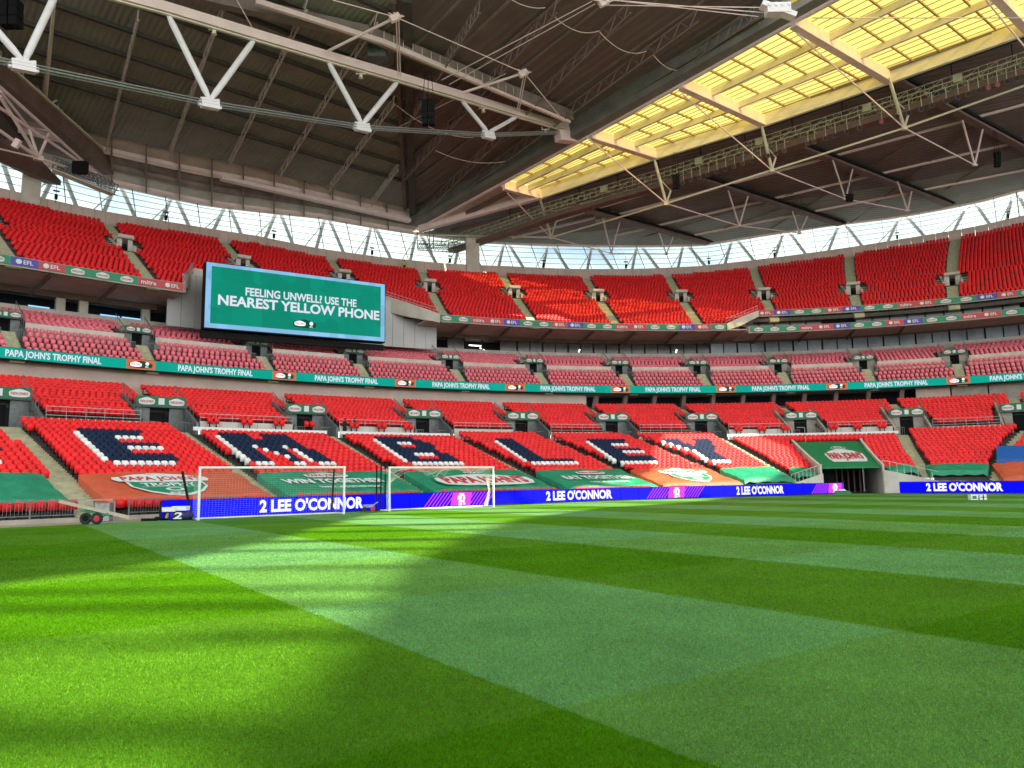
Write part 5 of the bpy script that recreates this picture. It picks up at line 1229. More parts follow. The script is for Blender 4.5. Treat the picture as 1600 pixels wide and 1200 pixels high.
# ------------------------------------------------------------------ loudspeaker clusters
def speakers(name, loc, sc, label, n=4):
    t = thing('loudspeaker_cluster', label, 'loudspeaker', loc, 'hanging loudspeaker clusters')
    for k in range(2):
        b = MB(); x0 = -.55 + k * .6
        for j in range(n):
            z = -.55 * j; y = .07 * j * j * .3; b.hexa([(x0 * sc, (-.3 + y) * sc, (z - .5) * sc), ((x0 + .5) * sc, (-.3 + y) * sc, (z - .5) * sc), ((x0 + .5) * sc, (.35 + y) * sc, (z - .5) * sc), (x0 * sc, (.35 + y) * sc, (z - .5) * sc), (x0 * sc, (-.36 + y) * sc, z * sc), ((x0 + .5) * sc, (-.36 + y) * sc, z * sc), ((x0 + .5) * sc, (.35 + y) * sc, z * sc), (x0 * sc, (.35 + y) * sc, z * sc)])
        b.build('speaker_array', M['black'], t)
    b = MB(); b.bar((-.8 * sc, 0, .15 * sc), (.8 * sc, 0, .15 * sc), .1, .12); b.bar((0, -.7 * sc, .2 * sc), (0, .7 * sc, .2 * sc), .1, .1)
    for x in (-.5, 0, .5): b.tube((x * sc, 0, .15 * sc), (x * .5 * sc, 0, 3.2), .03, 4)
    b.build('hanger', M['black'], t)
speakers('a', (-8.097, 73.000, 40.265), 1.15, 'black loudspeaker cluster hanging below the middle of the white truss', 4)
speakers('b', (-39.080, 55.340, 39.860), 1.3, 'black loudspeaker cluster cut off by the top left corner', 3)
speakers('c', (21.286, 92.000, 39.681), .75, 'black loudspeaker cluster on the lighting gantry under the third yellow bay', 4)
speakers('d', (64.426, 95.000, 43.264), .65, 'slim loudspeaker column hanging at the far right', 5)
speakers('e', (46.893, 100.000, 39.812), .8, 'small loudspeaker cluster hanging left of the far truss node', 2)

# ================================================================== FAR DIAGONAL TRUSS
ft = thing('far_truss', 'slender cream steel truss under the far roof with hanging V nodes', 'roof truss', (20, 95, 42), w=True)
N0, N1, N2, N3, N4 = [(6.360, 112.000, 38.459), (20.993, 97.000, 37.936), (33.171, 91.000, 39.813), (46.426, 84.000, 41.770), (59.507, 78.000, 44.528)]
H0, H1, H2, H3 = [(4.367, 103.371, 41.585), (19.123, 94.507, 43.222), (31.287, 88.337, 44.486), (43.054, 80.143, 45.876)]
b = MB()
for p, q in [((-13.977, 113.010, 39.554), N0), (N0, N1), (N1, N2), (N2, N3), (N3, N4)]: b.tube(p, q, .13, 8)
b.build('bottom_chord', M['truss_cream'], ft)
for h, n_, c in [(H0, N0, (7.351, 111.000, 41.239)), (H1, N1, (21.668, 97.000, 39.706)), (H2, N2, (33.757, 91.000, 41.493)), (H3, N3, (47.108, 84.000, 43.658))]:
    b = MB(); b.strut(h, n_, .19, .6, 8); hv = Vector(h).lerp(Vector(n_), .45); b.tube(hv, c, .08, 6); b.tube(c, n_, .13, 6); v = Vector(n_); b.bar(v - Vector((.3, 0, 0)), v + Vector((.3, 0, 0)), .35, .45); b.build('hanger_strut', M['truss_cream'], ft)
V1, V2, V3, V4, V5, V6 = [(34.651, 110.000, 39.104), (46.816, 118.000, 40.487), (47.715, 103.000, 40.401), (61.291, 112.000, 41.783), (16.878, 122.000, 38.823), (26.885, 126.000, 39.767)]
for v, a, c in [(V1, (31.946, 106.028, 43.694), (35.999, 108.829, 43.748)), (V2, (45.099, 116.122, 43.795), (48.777, 118.753, 43.838)), (V3, (44.365, 98.979, 45.041), (48.987, 102.638, 45.068)), (V4, (58.347, 108.732, 45.222), (62.364, 112.183, 45.225)), (V5, (14.435, 112.956, 42.022), (17.535, 115.234, 42.054)), (V6, (24.652, 120.701, 42.108), (27.719, 123.200, 42.120)), ((61.329, 95.000, 41.729), (57.726, 91.132, 46.509), (62.325, 94.087, 46.588))]:
    b = MB(); b.tube(a, v, .12, 6); b.tube(c, v, .12, 6); q = Vector(v); b.bar(q - Vector((.3, 0, 0)), q + Vector((.3, 0, 0)), .3, .25); b.build('v_strut', M['truss_pink'], ft)
b = MB()
for p, q in [((9.467, 87.420, 43.023), N1), (N1, V1), (V1, V2), ((19.732, 80.051, 44.253), N2), (N2, V3), (V3, V4), ((29.125, 70.675, 45.577), N3), (N3, (61.329, 95.000, 41.729)), ((-0.179, 101.135, 41.355), N0), (N0, V5), (V5, V6), ((46.414, 67.832, 46.926), N4)]: b = MB(); b.tube(p, q, .085, 6); b.build('tie_rod', M['truss_pink'], ft)
b = MB(); b.tube((29.822, 68.347, 45.698), (53.610, 71.077, 47.053), .06, 5); b.build('tie_rod', M['truss_cream'], ft)

# ================================================================== LIGHTING GANTRY
ga = thing('lighting_gantry', 'long lattice lighting gantry with a brown underside running beside the yellow roof strip', 'gantry', (20, 95, 42), w=True)
GP = [(-10.616, 114.070, 38.095), (-3.474, 110.009, 38.870), (5.007, 104.358, 39.852), (13.654, 99.781, 40.765), (21.698, 95.932, 41.583), (32.414, 89.658, 42.760), (44.973, 82.668, 44.111), (56.545, 75.598, 45.404)]
GPv = [Vector(p) for p in GP]; LN = [0]
for p, q in zip(GPv[:-1], GPv[1:]): LN.append(LN[-1] + (q - p).length)
def gp(l):
    l = max(0, min(LN[-1], l)); i = 0
    while i < len(LN) - 2 and LN[i + 1] < l: i += 1
    return GPv[i].lerp(GPv[i + 1], (l - LN[i]) / (LN[i + 1] - LN[i]))
side = Vector((UD[0] * 1.0, UD[1] * 1.0, 0))
b = MB(); bb = MB(); nseg = 44
for k in range(nseg):
    l0, l1 = LN[-1] * k / nseg, LN[-1] * (k + 1) / nseg; p, q = gp(l0), gp(l1)
    for o_ in (0, 1.3):
        for z in (0, .55, 1.1): b.tube(p + side * o_ + Vector((0, 0, z)), q + side * o_ + Vector((0, 0, z)), .045, 4, cap=False)
        b.tube(p + side * o_, p + side * o_ + Vector((0, 0, 1.1)), .04, 4, cap=False); b.tube(p + side * o_, q + side * o_ + Vector((0, 0, 1.1)), .03, 4, cap=False)
        m_ = p.lerp(q, .5); b.tube(m_ + side * o_, m_ + side * o_ + Vector((0, 0, 1.1)), .025, 4, cap=False)
    b.tube(p, p + side * 1.3, .04, 4, cap=False)
    bb.hexa([p + side * 1.2 - Vector((0, 0, .75)), q + side * 1.2 - Vector((0, 0, .75)), q + side * 2.6 - Vector((0, 0, .75)), p + side * 2.6 - Vector((0, 0, .75)), p + side * 1.2 - Vector((0, 0, .15)), q + side * 1.2 - Vector((0, 0, .15)), q + side * 2.6 - Vector((0, 0, .15)), p + side * 2.6 - Vector((0, 0, .15))])
b.build('lattice', M['frame_green'], ga); bb.build('service_beam', M['beam_brown'], ga)
for f in (.35, .52, .62, .78, .9):
    p = gp(LN[-1] * f); b = MB(); b.hexa([p + side * a + Vector((x, y, z)) for z in (.2, 1.1) for (a, x, y) in ((-.1, 0, 0), (-.1, .7, -.5), (.2, .7, -.5), (.2, 0, 0))]); b.build('equipment_box', M['frame_green'], ga)
for f in np.linspace(.15, .97, 12): p = gp(LN[-1] * f); b = MB(); b.tube(p + side + Vector((0, 0, 1)), p + side + Vector((0, 0, 3.0)), .06, 4); b.build('suspension', M['black'], ga)
lf = seatmesh('dummy', MB() if False else (lambda m_: (m_.poly([(0, 0, 0), (.01, 0, 0), (0, .01, 0)]), m_)[1])(MB()), M['black'])
fb = MB(); fb.tube((0, 0, 0), (0, 0, -1.35), .045, 5); fb.bar((0, 0, -1.3), (-.18, 0, -1.55), .07, .05)
fl_ = fb.build('stem', M['frame_green']); fs_me = fl_.data; bpy.data.objects.remove(fl_)
fb = MB(); fb.tube((-.2, -.25, -1.72), (-.2, .22, -1.62), .30, 12, .16); t_ = fb.build('lamp', M['lamp_grey']); fh_me = t_.data; bpy.data.objects.remove(t_)
fb = MB(); fb.tube((-.2, -.29, -1.73), (-.2, -.24, -1.72), .25, 12); t_ = fb.build('lens', M['cloth_dark']); fg_me = t_.data
fg_red = fg_me.copy(); fg_red.materials.clear(); fg_red.materials.append(pbr('lens_red', (.25, .05, .05), .5)); bpy.data.objects.remove(t_)
k = 0; Lf = LN[-1]; xs = list(np.linspace(.485, .60, 9)) + list(np.linspace(.615, .665, 5)) + [.70, .71, .726, .74, .757, .775, .805, .826, .842, .858, .872, .89, .905, .918, .93, .942, .953, .964, .975, .986, .995]
for f in xs:
    p = gp(Lf * f) - Vector((0, 0, .05)) - side * .1
    t = thing('floodlight', 'round floodlight on a drop stem under the lighting gantry' + (', with a pale red lens' if k in (20, 29, 30) else ''), 'floodlight', p, 'floodlights hanging from the lighting gantry')
    for nm, me_ in (('stem', fs_me), ('lamp_head', fh_me), ('lens', fg_red if k in (20, 29, 30) else fg_me)): o = bpy.data.objects.new(nm, me_); link(o, t)
    k += 1

# ================================================================== LEFT SIDE TRUSS AND BEAM
ls = thing('left_roof_beam', 'deep dark steel edge beam with cream flange and bracing at the upper left', 'roof beam', (-48, 80, 41), w=True)
P0 = Vector((-49.328, 89.000, 40.737)); P1 = Vector((-48.131, 60.000, 40.946))
b = MB(); up_ = Vector((0, 0, 1)); b.bar(P0 + up_ * .0, P1 + up_ * .0, 1.2, 1.9); b.build('beam', M['beam_brown'], ls)
b = MB(); b.bar(P0 + Vector((.6, 0, 1.0)), P1 + Vector((.6, 0, 1.0)), .5, .18); b.build('flange', M['truss_cream'], ls)
Q0 = Vector((-51.467, 91.000, 45.886)); Q1 = Vector((-50.414, 64.000, 46.700))
b = MB(); b.bar(Q0, Q1, .45, .45); b.build('upper_rail', M['truss_cream'], ls)
b = MB(); q = [P0 + Vector((.3, .5, 1)), P1 + Vector((.3, .5, 1)), Q1 + Vector((0, .4, 0)), Q0 + Vector((0, .4, 0))]; b.hexa([*q, *[v + Vector((-.1, .3, 0)) for v in q]]); b.build('web_panel', M['roof_rib'], ls)
b = MB()
for k in range(9):
    t = k / 8; a = P0.lerp(P1, t) + Vector((.5, -.2, 1)); c = Q0.lerp(Q1, t) + Vector((0, -.2, 0)); e = Q0.lerp(Q1, min(1, t + .12)) + Vector((0, -.2, 0)); b.tube(a, c, .09, 5); b.tube(a, e, .05, 5)
b.tube((-47.942, 74.000, 42.063), (-38.695, 60.000, 43.134), .14, 6); b.tube((-49.431, 76.000, 41.859), (-48.022, 78.000, 44.504), .12, 6); b.build('bracing', M['truss_cream'], ls)
lt = thing('left_truss', 'pinkish tubular truss below the dark beam in the upper left corner', 'roof truss', (-50, 80, 38), w=True)
E0, A1, A2, A3, A4, Bn = [Vector((-50.303, 88.000, 39.670)), Vector((-49.864, 78.000, 40.175)), Vector((-46.906, 64.000, 38.652)), Vector((-49.519, 74.000, 38.654)), Vector((-48.205, 66.000, 37.471)), Vector((-49.621, 76.000, 36.213))]
b = MB()
for p, q, r in [(E0, A2, .16), (E0, Vector((-49.982, 85.000, 39.028)), .14), (E0, A3, .16), (A3, A4, .16), (A3, A1, .1), (A1, Bn, .15), (A3, Bn, .14), (Bn, Vector((-48.464, 68.000, 38.861)), .17), (A3, Vector((-47.074, 66.000, 38.269)), .12), (Bn, Vector((-49.504, 68.000, 36.298)), .16), (Bn, Vector((-50.781, 70.000, 34.813)), .10), (Bn, E0 + Vector((.3, 0, -.6)), .15)]: b.tube(p, q, r, 8)
b.build('tubes', M['truss_pink'], lt)
b = MB(); v = Bn; b.bar(v - Vector((.3, .3, 0)), v + Vector((.3, .3, 0)), .5, .5); b.bar(Vector((-48.871, 71.000, 35.640)), Vector((-48.346, 71.000, 35.365)), .3, .9); b.build('truss_node', M['truss_pink'], lt)
b = MB(); a_ = [(-54.460, 74.000, 38.323), (-52.195, 80.000, 37.438), (-52.028, 84.000, 36.455), (-53.903, 84.000, 36.721), (-55.750, 76.000, 36.817)]; slab(b, a_, .6); b.build('soffit_panel', M['beam_brown'], lt)
b = MB(); a_ = [(-54.062, 72.000, 43.168), (-55.053, 84.000, 43.166), (-53.724, 94.000, 42.092), (-56.110, 86.000, 40.126), (-58.129, 78.000, 40.688)]; slab(b, a_, .4); b.build('dark_deck', M['roof_red'], lt)
lg = thing('left_gantry', 'short lattice gantry with a box of lamps under the left end of the roof', 'gantry', (-48, 80, 36), w=True)
G0, G1 = Vector((-50.598, 80.000, 36.889)), Vector((-45.960, 84.000, 35.574)); b = MB()
for k in range(14):
    p, q = G0.lerp(G1, k / 14), G0.lerp(G1, (k + 1) / 14)
    for o_ in (0, 1.2):
        for z in (0, .6, 1.3): b.tube(p + Vector((0, o_, z)), q + Vector((0, o_, z)), .06, 4, cap=False)
        b.tube(p + Vector((0, o_, 0)), q + Vector((0, o_, 1.3)), .05, 4, cap=False); b.tube(p + Vector((0, o_, 0)), p + Vector((0, o_, 1.3)), .05, 4, cap=False)
b.build('lattice', M['grey'], lg); b = MB(); p = G0.lerp(G1, .3); b.hexa([p + Vector((x, y, z)) for z in (.3, 1.7) for x, y in ((0, 0), (1.6, 0), (1.6, .6), (0, .6))]); b.build('control_box', M['black'], lg)
b = MB(); b.bar(G0 + Vector((0, 0, -.3)), G1 + Vector((0, 0, -.3)), 1.1, .12); b.build('walkway', M['truss_cream'], lg)
mg = thing('middle_gantry', 'short lattice gantry hanging at the foot of the dark girder', 'gantry', (-10, 112, 38), w=True)
G0, G1 = Vector((-14.148, 112.000, 37.092)), Vector((-8.049, 113.000, 37.097)); b = MB()
for k in range(10):
    p, q = G0.lerp(G1, k / 10), G0.lerp(G1, (k + 1) / 10)
    for o_ in (0, 1.2):
        for z in (0, .6, 1.2): b.tube(p + Vector((0, o_, z)), q + Vector((0, o_, z)), .06, 4, cap=False)
        b.tube(p + Vector((0, o_, 0)), q + Vector((0, o_, 1.2)), .05, 4, cap=False)
for f in (.3, .4, .0): p = G0.lerp(G1, f); b.tube(p, p + Vector((0, 0, 3)), .07, 5)
b.build('lattice', M['grey'], mg)

# ================================================================== RING OF GLAZING AND ITS TRUSS
gl = thing('glazing_ring', 'continuous ring of tall glass screens between the top tier and the roof', 'glazing', (0, 110, 35), w=True)
S = np.arange(-3, 122, 3.15)
for a in S:
    b = MB(); n = 3
    for k in range(n):
        x0, x1 = a + 3.15 * k / n, a + 3.15 * (k + 1) / n
        if k == 0: x0 += .05
        if k == n - 1: x1 -= .05
        b.poly([P3(x0, DP(x0) + .2, ZP(x0)), P3(x1, DP(x1) + .2, ZP(x1)), KP3(x1, 0, 0), KP3(x0, 0, 0)])
    b.build('glass_pane', M['glass'], gl)
for a in S: b = MB(); b.bar(P3(a, DP(a) + .15, ZP(a) - .3), KP3(a, -.05), .09, .12); b.build('mullion', M['grey'], gl)
b = MB()
for f in (.2, .42, .64, .84):
    for i in range(len(S) - 1):
        for h in (0, .5):
            x0, x1 = S[i] + 3.15 * h, S[i] + 3.15 * (h + .5); p0 = Vector(P3(x0, DP(x0) + .12, ZP(x0))).lerp(Vector(KP3(x0)), f); p1 = Vector(P3(x1, DP(x1) + .12, ZP(x1))).lerp(Vector(KP3(x1)), f); b.bar(p0, p1, .05, .06)
b.build('glazing_rails', M['grey'], gl)
pt = thing('perimeter_truss', 'pale zigzag tubular ring truss standing outside the glazing', 'roof truss', (0, 112, 35), w=True)
k = 0
NS = [-1.0 + 5.3 * i for i in range(24)]
for a in NS:
    w2 = 2.05
    for q in (-1, 1):
        b = MB(); top = KP3(a + q * .25, 1.6, .6); bot = P3(a + q * w2, DP(a) + 2.9, ZP(a + q * w2) - 1.2); b.tube(bot, top, .26, 8); b.build('diagonal', M['white_paint'], pt, smooth=True)
b = MB()
for a in NS: b.tube(P3(a + 2.4, DP(a) + 3.6, ZP(a) + .2), KP3(a + 5.2, 2.4, .3), .07, 5)
b.build('thin_bracing', M['steel'], pt)
b = MB(); S2 = np.arange(-4, 124, 1.5)
for i in range(len(S2) - 1): b.tube(KP3(S2[i], 2.2, 1.0), KP3(S2[i + 1], 2.2, 1.0), .4, 7, cap=False)
b.build('top_ring_tube', M['truss_cream'], pt)
b = MB()
for i in range(len(S2) - 1): x0, x1 = S2[i], S2[i + 1]; b.bar(P3(x0, DP(x0) + 4.2, ZP(x0) + .75), P3(x1, DP(x1) + 4.2, ZP(x1) + .75), .3, .35)
b.build('outer_rail', M['concrete_pale'], pt)
# big concrete columns
for (px, s, w_) in [(0, 6.65, 1.9), (1, 51.78, 1.9)]:
    b = MB(); ringbox(b, s - .75, s + .75, DP(s) - .35, DP(s) + .25, ZP(s) - 2.2, kz(s) - (0.9 if px == 0 else 1.4)); o = b.build('concrete_column', M['concrete_pale'])
    tag(o, ['broad pale concrete column in front of the glazing at the far left', 'broad pale concrete column in front of the glazing below the dark girder'][px], 'column')
# small floodlight / loudspeaker posts on the parapet
pole = None
for (s) in [8.67, 18.64, 29.58, 39.94, 48.97, 60.34, 70.18, 79.84, 87.14, 98.87, 108.87]:
    t = thing('parapet_loudspeaker', 'small dark loudspeaker and lamp on a thin post on the top parapet', 'loudspeaker', P3(s, DP(s) - .1, ZP(s)), 'small loudspeakers along the top parapet')
    a_ = math.atan2(NN(s)[0], -NN(s)[1]); t.rotation_euler = (0, 0, a_); t.scale = (.72, .72, .72)
    b = MB(); b.tube((0, 0, -.4), (0, 0, 2.9), .04, 5); b.build('post', M['black'], t); b = MB(); b.box(-.2, .2, -.1, .4, .15, .95); b.build('speaker_box', M['black'], t); b = MB(); b.box(-.45, .45, -.05, .3, 1.45, 1.62); b.build('lamp_bar', M['black'], t)

# ================================================================== LED ADVERTISING BOARDS
def boardrun(pts, name, label, items, h=.95, cap=True):
    pv_ = [Vector((x, y, 0)) for x, y in pts]; ln = [0]
    for p, q in zip(pv_[:-1], pv_[1:]): ln.append(ln[-1] + (q - p).length)
    def at(l):
        i = 0
        while i < len(ln) - 2 and ln[i + 1] < l: i += 1
        t = (l - ln[i]) / (ln[i + 1] - ln[i]); d = (pv_[i + 1] - pv_[i]).normalized(); return pv_[i] + (pv_[i + 1] - pv_[i]) * t, d
    root = thing(name, label, 'led board', pts[0] + (0,)); T0 = Matrix.Translation(Vector((*pts[0], 0))).inverted()
    def fix(o): o.data.transform(T0); o.parent = root; return o
    n = int(ln[-1] / 1.6)
    for k in range(n):
        a, c = ln[-1] * k / n, ln[-1] * (k + 1) / n; p, d = at(a); q, _ = at(c - .03); d = (q - p).normalized(); nn = Vector((-d.y, d.x, 0)) * .25; b = MB()
        b.hexa([p, q, q + nn, p + nn, p + Vector((0, 0, h)), q + Vector((0, 0, h)), q + nn + Vector((0, 0, h - .1)), p + nn + Vector((0, 0, h - .1))]); fix(b.build('cabinet', M['black']))
        f = -Vector((-d.y, d.x, 0)) * .012; b = MB(); b.poly([p + f + Vector((0, 0, .06)), q + f + Vector((0, 0, .06)), q + f + Vector((0, 0, h - .03)), p + f + Vector((0, 0, h - .03))]); fix(b.build('led_panel', M['led_blue']))
    def F(c, e):
        def f(x, y):
            p, d = at(max(0, min(ln[-1], c + x))); p = p - Vector((-d.y, d.x, 0)) * e; return (p.x, p.y, h / 2 + .02 + y)
        return f
    for (kind, c, w_) in items:
        b = MB()
        if kind == 't': add_text(b, "2 LEE O'CONNOR", F(c, .05), 0, -.0, h * .88, .045, width=w_, res=3); fix(b.build('player_name', M['led_white']))
        else:
            for k in range(7):
                for sg in (-1, 1):
                    x = sg * (.75 + k * .26); b.poly([F(c, .04)(x - .45, -h * .44), F(c, .04)(x - .36, -h * .44), F(c, .04)(x + .36, h * .44), F(c, .04)(x + .27, h * .44)], 0)
            add_shape(b, [(-1, -1), (.75, -1), (1, 1), (-.75, 1)], F(c, .045), 0, 0, 1.7, h * .88, 0)
            for (x, y, w2, h2) in [(0, .28, .42, .2), (-.15, .08, .34, .26), (.18, .1, .2, .3), (0, -.14, .5, .16), (-.1, -.32, .3, .18), (.2, -.3, .16, .14)]: add_shape(b, [(-1, -1), (.8, -1), (1, .7), (-.7, 1)], F(c, .06), x, y, w2, h2, 1)
            fix(b.build('crest_graphic', [M['led_mag'], M['led_white']]))
    return ln[-1], at
bl = [Vector((x, y)) for x, y in BOARD_L]; cum = [0]
for p, q in zip(bl[:-1], bl[1:]): cum.append(cum[-1] + (q - p).length)
def bx(px_):   # distance along the left run at which a picture column's ray crosses it
    X = px_; best = None
    for l in np.arange(0, cum[-1], .05):
        i = 0
        while i < len(cum) - 2 and cum[i + 1] < l: i += 1
        p = bl[i].lerp(bl[i + 1], (l - cum[i]) / (cum[i + 1] - cum[i])); e = abs(p.x / p.y - X)
        if best is None or e < best[0]: best = (e, l)
    return best[1]
def tn(px_): return float(np.interp(px_, [200, 300, 400, 500, 600, 700, 800, 900, 1000, 1100, 1200, 1300, 1400, 1500, 1600], [-0.5056, -0.4217, -0.3378, -0.2540, -0.1701, -0.0864, -0.0026, 0.0811, 0.1648, 0.2485, 0.3321, 0.4158, 0.4993, 0.5829, 0.6664]))
boardrun(BOARD_L, 'advertising_board', 'long blue LED board behind the goals showing 2 LEE O\'CONNOR in white three times', [('t', (bx(tn(405)) + bx(tn(567))) / 2, bx(tn(567)) - bx(tn(405))), ('e', bx(tn(721)), 0), ('t', (bx(tn(853)) + bx(tn(957))) / 2, bx(tn(957)) - bx(tn(853))), ('e', bx(tn(1058)), 0), ('t', (bx(tn(1151)) + bx(tn(1225))) / 2, bx(tn(1225)) - bx(tn(1151))), ('e', bx(tn(1306)), 0)])
boardrun(BOARD_R, 'advertising_board', 'separate blue LED board at the right edge, right of the tunnel, reading 2 LEE O\'CONNOR', [('t', 6.1, 5.6)])

# ================================================================== GOALS
def goal(a, c, label, tidy, dz=0):
    a = Vector((*a, 0)); c = Vector((*c, 0)); ax = (c - a).normalized(); W_ = 7.32; nn = Vector((-ax.y, ax.x, 0))
    t = thing('goal', label, 'goal', a, 'goals in front of the advertising board'); t.rotation_euler = (0, 0, math.atan2(ax.y, ax.x))
    for x in (0, W_): b = MB(); b.tube((x, 0, 0), (x, 0, 2.44), .06, 10); b.build('post', M['white_paint'], t, smooth=False)
    b = MB(); b.tube((-.06, 0, 2.44), (W_ + .06, 0, 2.44), .06, 10); b.build('crossbar', M['white_paint'], t)
    b = MB(); D = 1.05
    b.tube((0, 0, .04), (0, D, .04), .04, 6); b.tube((W_, 0, .04), (W_, D, .04), .04, 6); b.tube((0, D, .04), (W_, D, .04), .04, 6); b.build('ground_frame', M['white_paint'], t)
    b = MB(); r = .0028 if not tidy else .0019
    if tidy:
        for k in range(50):
            x = W_ * k / 49; b.tube((x, .05, 2.4), (x, D * .8, 1.95), r, 3, cap=False); b.tube((x, D * .8, 1.95), (x, D, .05), r, 3, cap=False)
        for k in range(20):
            z = .1 + k * .097; y = D - (D * .2) * z / 1.95; b.tube((0, y, z), (W_, y, z), r, 3, cap=False)
        for k in range(6): f = k / 5; b.tube((0, .05 + (D * .8 - .05) * f, 2.4 - .45 * f), (W_, .05 + (D * .8 - .05) * f, 2.4 - .45 * f), r, 3, cap=False)
        for x in (0, W_):
            for k in range(1, 20): z = .12 * k; y1 = D if z < .1 else D - D * .2 * min(z, 1.95) / 1.95; b.tube((x, 0, z), (x, y1, z), r, 3, cap=False)
            for k in range(1, 8): y = D * k / 8; b.tube((x, y, .05), (x, y, 2.1), r, 3, cap=False)
    else:
        # net rolled up onto the crossbar, sagging in swags, gathered at both posts
        n = 90
        for j in range(16):
            f = j / 15; prev = None
            for k in range(n + 1):
                x = W_ * k / n; sag = .34 * (.55 + .45 * math.sin(x * 2.1 + 1.0)) * (1 - .35 * math.cos(2 * math.pi * x / W_)); z = 2.42 - sag * math.sin(f * math.pi / 2) * (1 - .25 * math.sin(x * 9 + j)); y = .1 + .75 * math.sin(f * math.pi) + .05 * math.sin(x * 7 + j * 2)
                p = (x, y, z)
                if prev: b.tube(prev, p, r * 1.3, 3, cap=False)
                prev = p
        for k in range(140):
            x = W_ * k / 139; z0 = 2.42; sag = .34 * (.55 + .45 * math.sin(x * 2.1 + 1.0)); b.tube((x, .1, z0), (x + .05 * math.sin(k), .85, z0 - sag), r, 3, cap=False)
        for x0, sg in ((0, 1), (W_, -1)):
            for k in range(16):
                f = k / 15; p = (x0 + sg * (.08 + 1.1 * f), .25, 2.4 - .25 * f * f); q = (x0 + sg * (.06 + .25 * f), .35, 1.55 + .1 * f); w3 = (x0 + sg * (.05 + .12 * (f - .5)), .35, .9 + .2 * math.sin(k)); g3 = (x0 + sg * (.1 + .3 * f), .5, .05)
                b.tube(p, q, r * 1.6, 3, cap=False); b.tube(q, w3, r * 1.6, 3, cap=False); b.tube(w3, g3, r * 1.6, 3, cap=False)
    b.build('net', M['net'], t)
goal((-14.75, 35.75), (-8.9, 40.25), 'left white goal with its net hanging and a black stanchion at each side', True)
goal((-7.0, 42.95), (-1.25, 47.5), 'right white goal with its net rolled up on the crossbar', False)
def pole(p, q, r, label, group=None):
    b = MB(); v = Vector(p); b.tube((0, 0, 0), Vector(q) - v, r, 8); b.tube((0, 0, 0), (0, 0, .08), r * 2.2, 8); o = b.build('net_pole', M['black']); o.location = v; tag(o, label, 'pole', group)
pole((-15.401, 36.592, 0.000), (-16.300, 37.400, 2.302), .065, 'thick black pole leaning to the left beside the left goal')
pole((-9.833, 41.199, 0.000), (-9.822, 41.600, 2.382), .055, 'thin black pole leaning behind the right post of the left goal')
for x, wh in ((588, 'left one'), (594, 'middle one'), (600, 'right one')): pass
for k, x in enumerate((-7.93, -7.70, -7.47)):
    pole((x, 44.0 + .1 * k, 0), (x + .02, 44.0 + .1 * k, 2.62), .04, ['leftmost', 'middle', 'rightmost'][k] + ' of three upright black net poles between the two goals', 'upright black net poles between the goals')

# ================================================================== SMALL THINGS ON THE GRASS EDGE
# barrow with a long timber and two pneumatic wheels
br = thing('pole_trolley', 'two-wheeled green trolley carrying a long pale timber at the left edge of the pitch', 'trolley', (-18.344, 33.491, 0.000))
b = MB(); b.bar((-1.75, .25, 1.02), (1.55, -.1, .28), .09, .13); b.build('timber', M['wood'], br)
b = MB()
for (p, q) in [((-.55, -.2, .62), (.75, -.2, .38)), ((-.55, .2, .62), (.75, .2, .38)), ((-.5, -.2, .62), (-.5, .2, .62)), ((.7, -.2, .38), (.7, .2, .38)), ((-.05, -.3, .26), (.25, .25, .6)), ((.2, -.3, .3), (-.1, .25, .6)), ((.35, -.25, .25), (.6, .0, .5))]: b.tube(p, q, .035, 6)
b.build('frame', M['print_green'], br)
for k, (x, col) in enumerate(((-.27, 'black'), (.22, 'print_red'))):
    b = MB()
    for j in range(18):
        a0, a1 = 2 * math.pi * j / 18, 2 * math.pi * (j + 1) / 18; b.tube((x + .19 * math.cos(a0), -.25, .27 + .19 * math.sin(a0)), (x + .19 * math.cos(a1), -.25, .27 + .19 * math.sin(a1)), .075, 6, cap=False)
    w_ = b.build('wheel', M['rubber'], br, smooth=True); b = MB(); b.tube((x, -.29, .27), (x, -.21, .27), .13, 14); b.tube((x, -.32, .27), (x, -.2, .27), .05, 8); b.build('rim', M[col], w_)
# hatch box with tray in the gap of the fence
hb = thing('steward_desk', 'small grey metal desk with a flat top standing in the fence gap at the left', 'desk', P3(-1.1, -28.1, 0))
b = MB(); b.box(-.35, .35, -.2, .2, 0, .85); b.build('cabinet', M['steel'], hb); b = MB(); b.box(-1.15, .55, -.3, .3, .98, 1.04); b.build('tray', M['steel'], hb); b = MB(); b.bar((-.5, 0, 0), (-.5, 0, 1.0), .06, .06); b.bar((.5, 0, 0), (.5, 0, 1.0), .06, .06); b.build('leg', M['steel'], hb)
kb = MB(); kerb = []
b = MB(); q0, q1 = P3(1.0, -29.6, 0), P3(6.5, -29.9, 0); b.bar((q0[0], q0[1], .2), (q1[0], q1[1], .2), .1, .42); o = b.build('step_board', M['steel']); tag(o, 'long low grey metal board lying on the track left of the LED board', 'board')
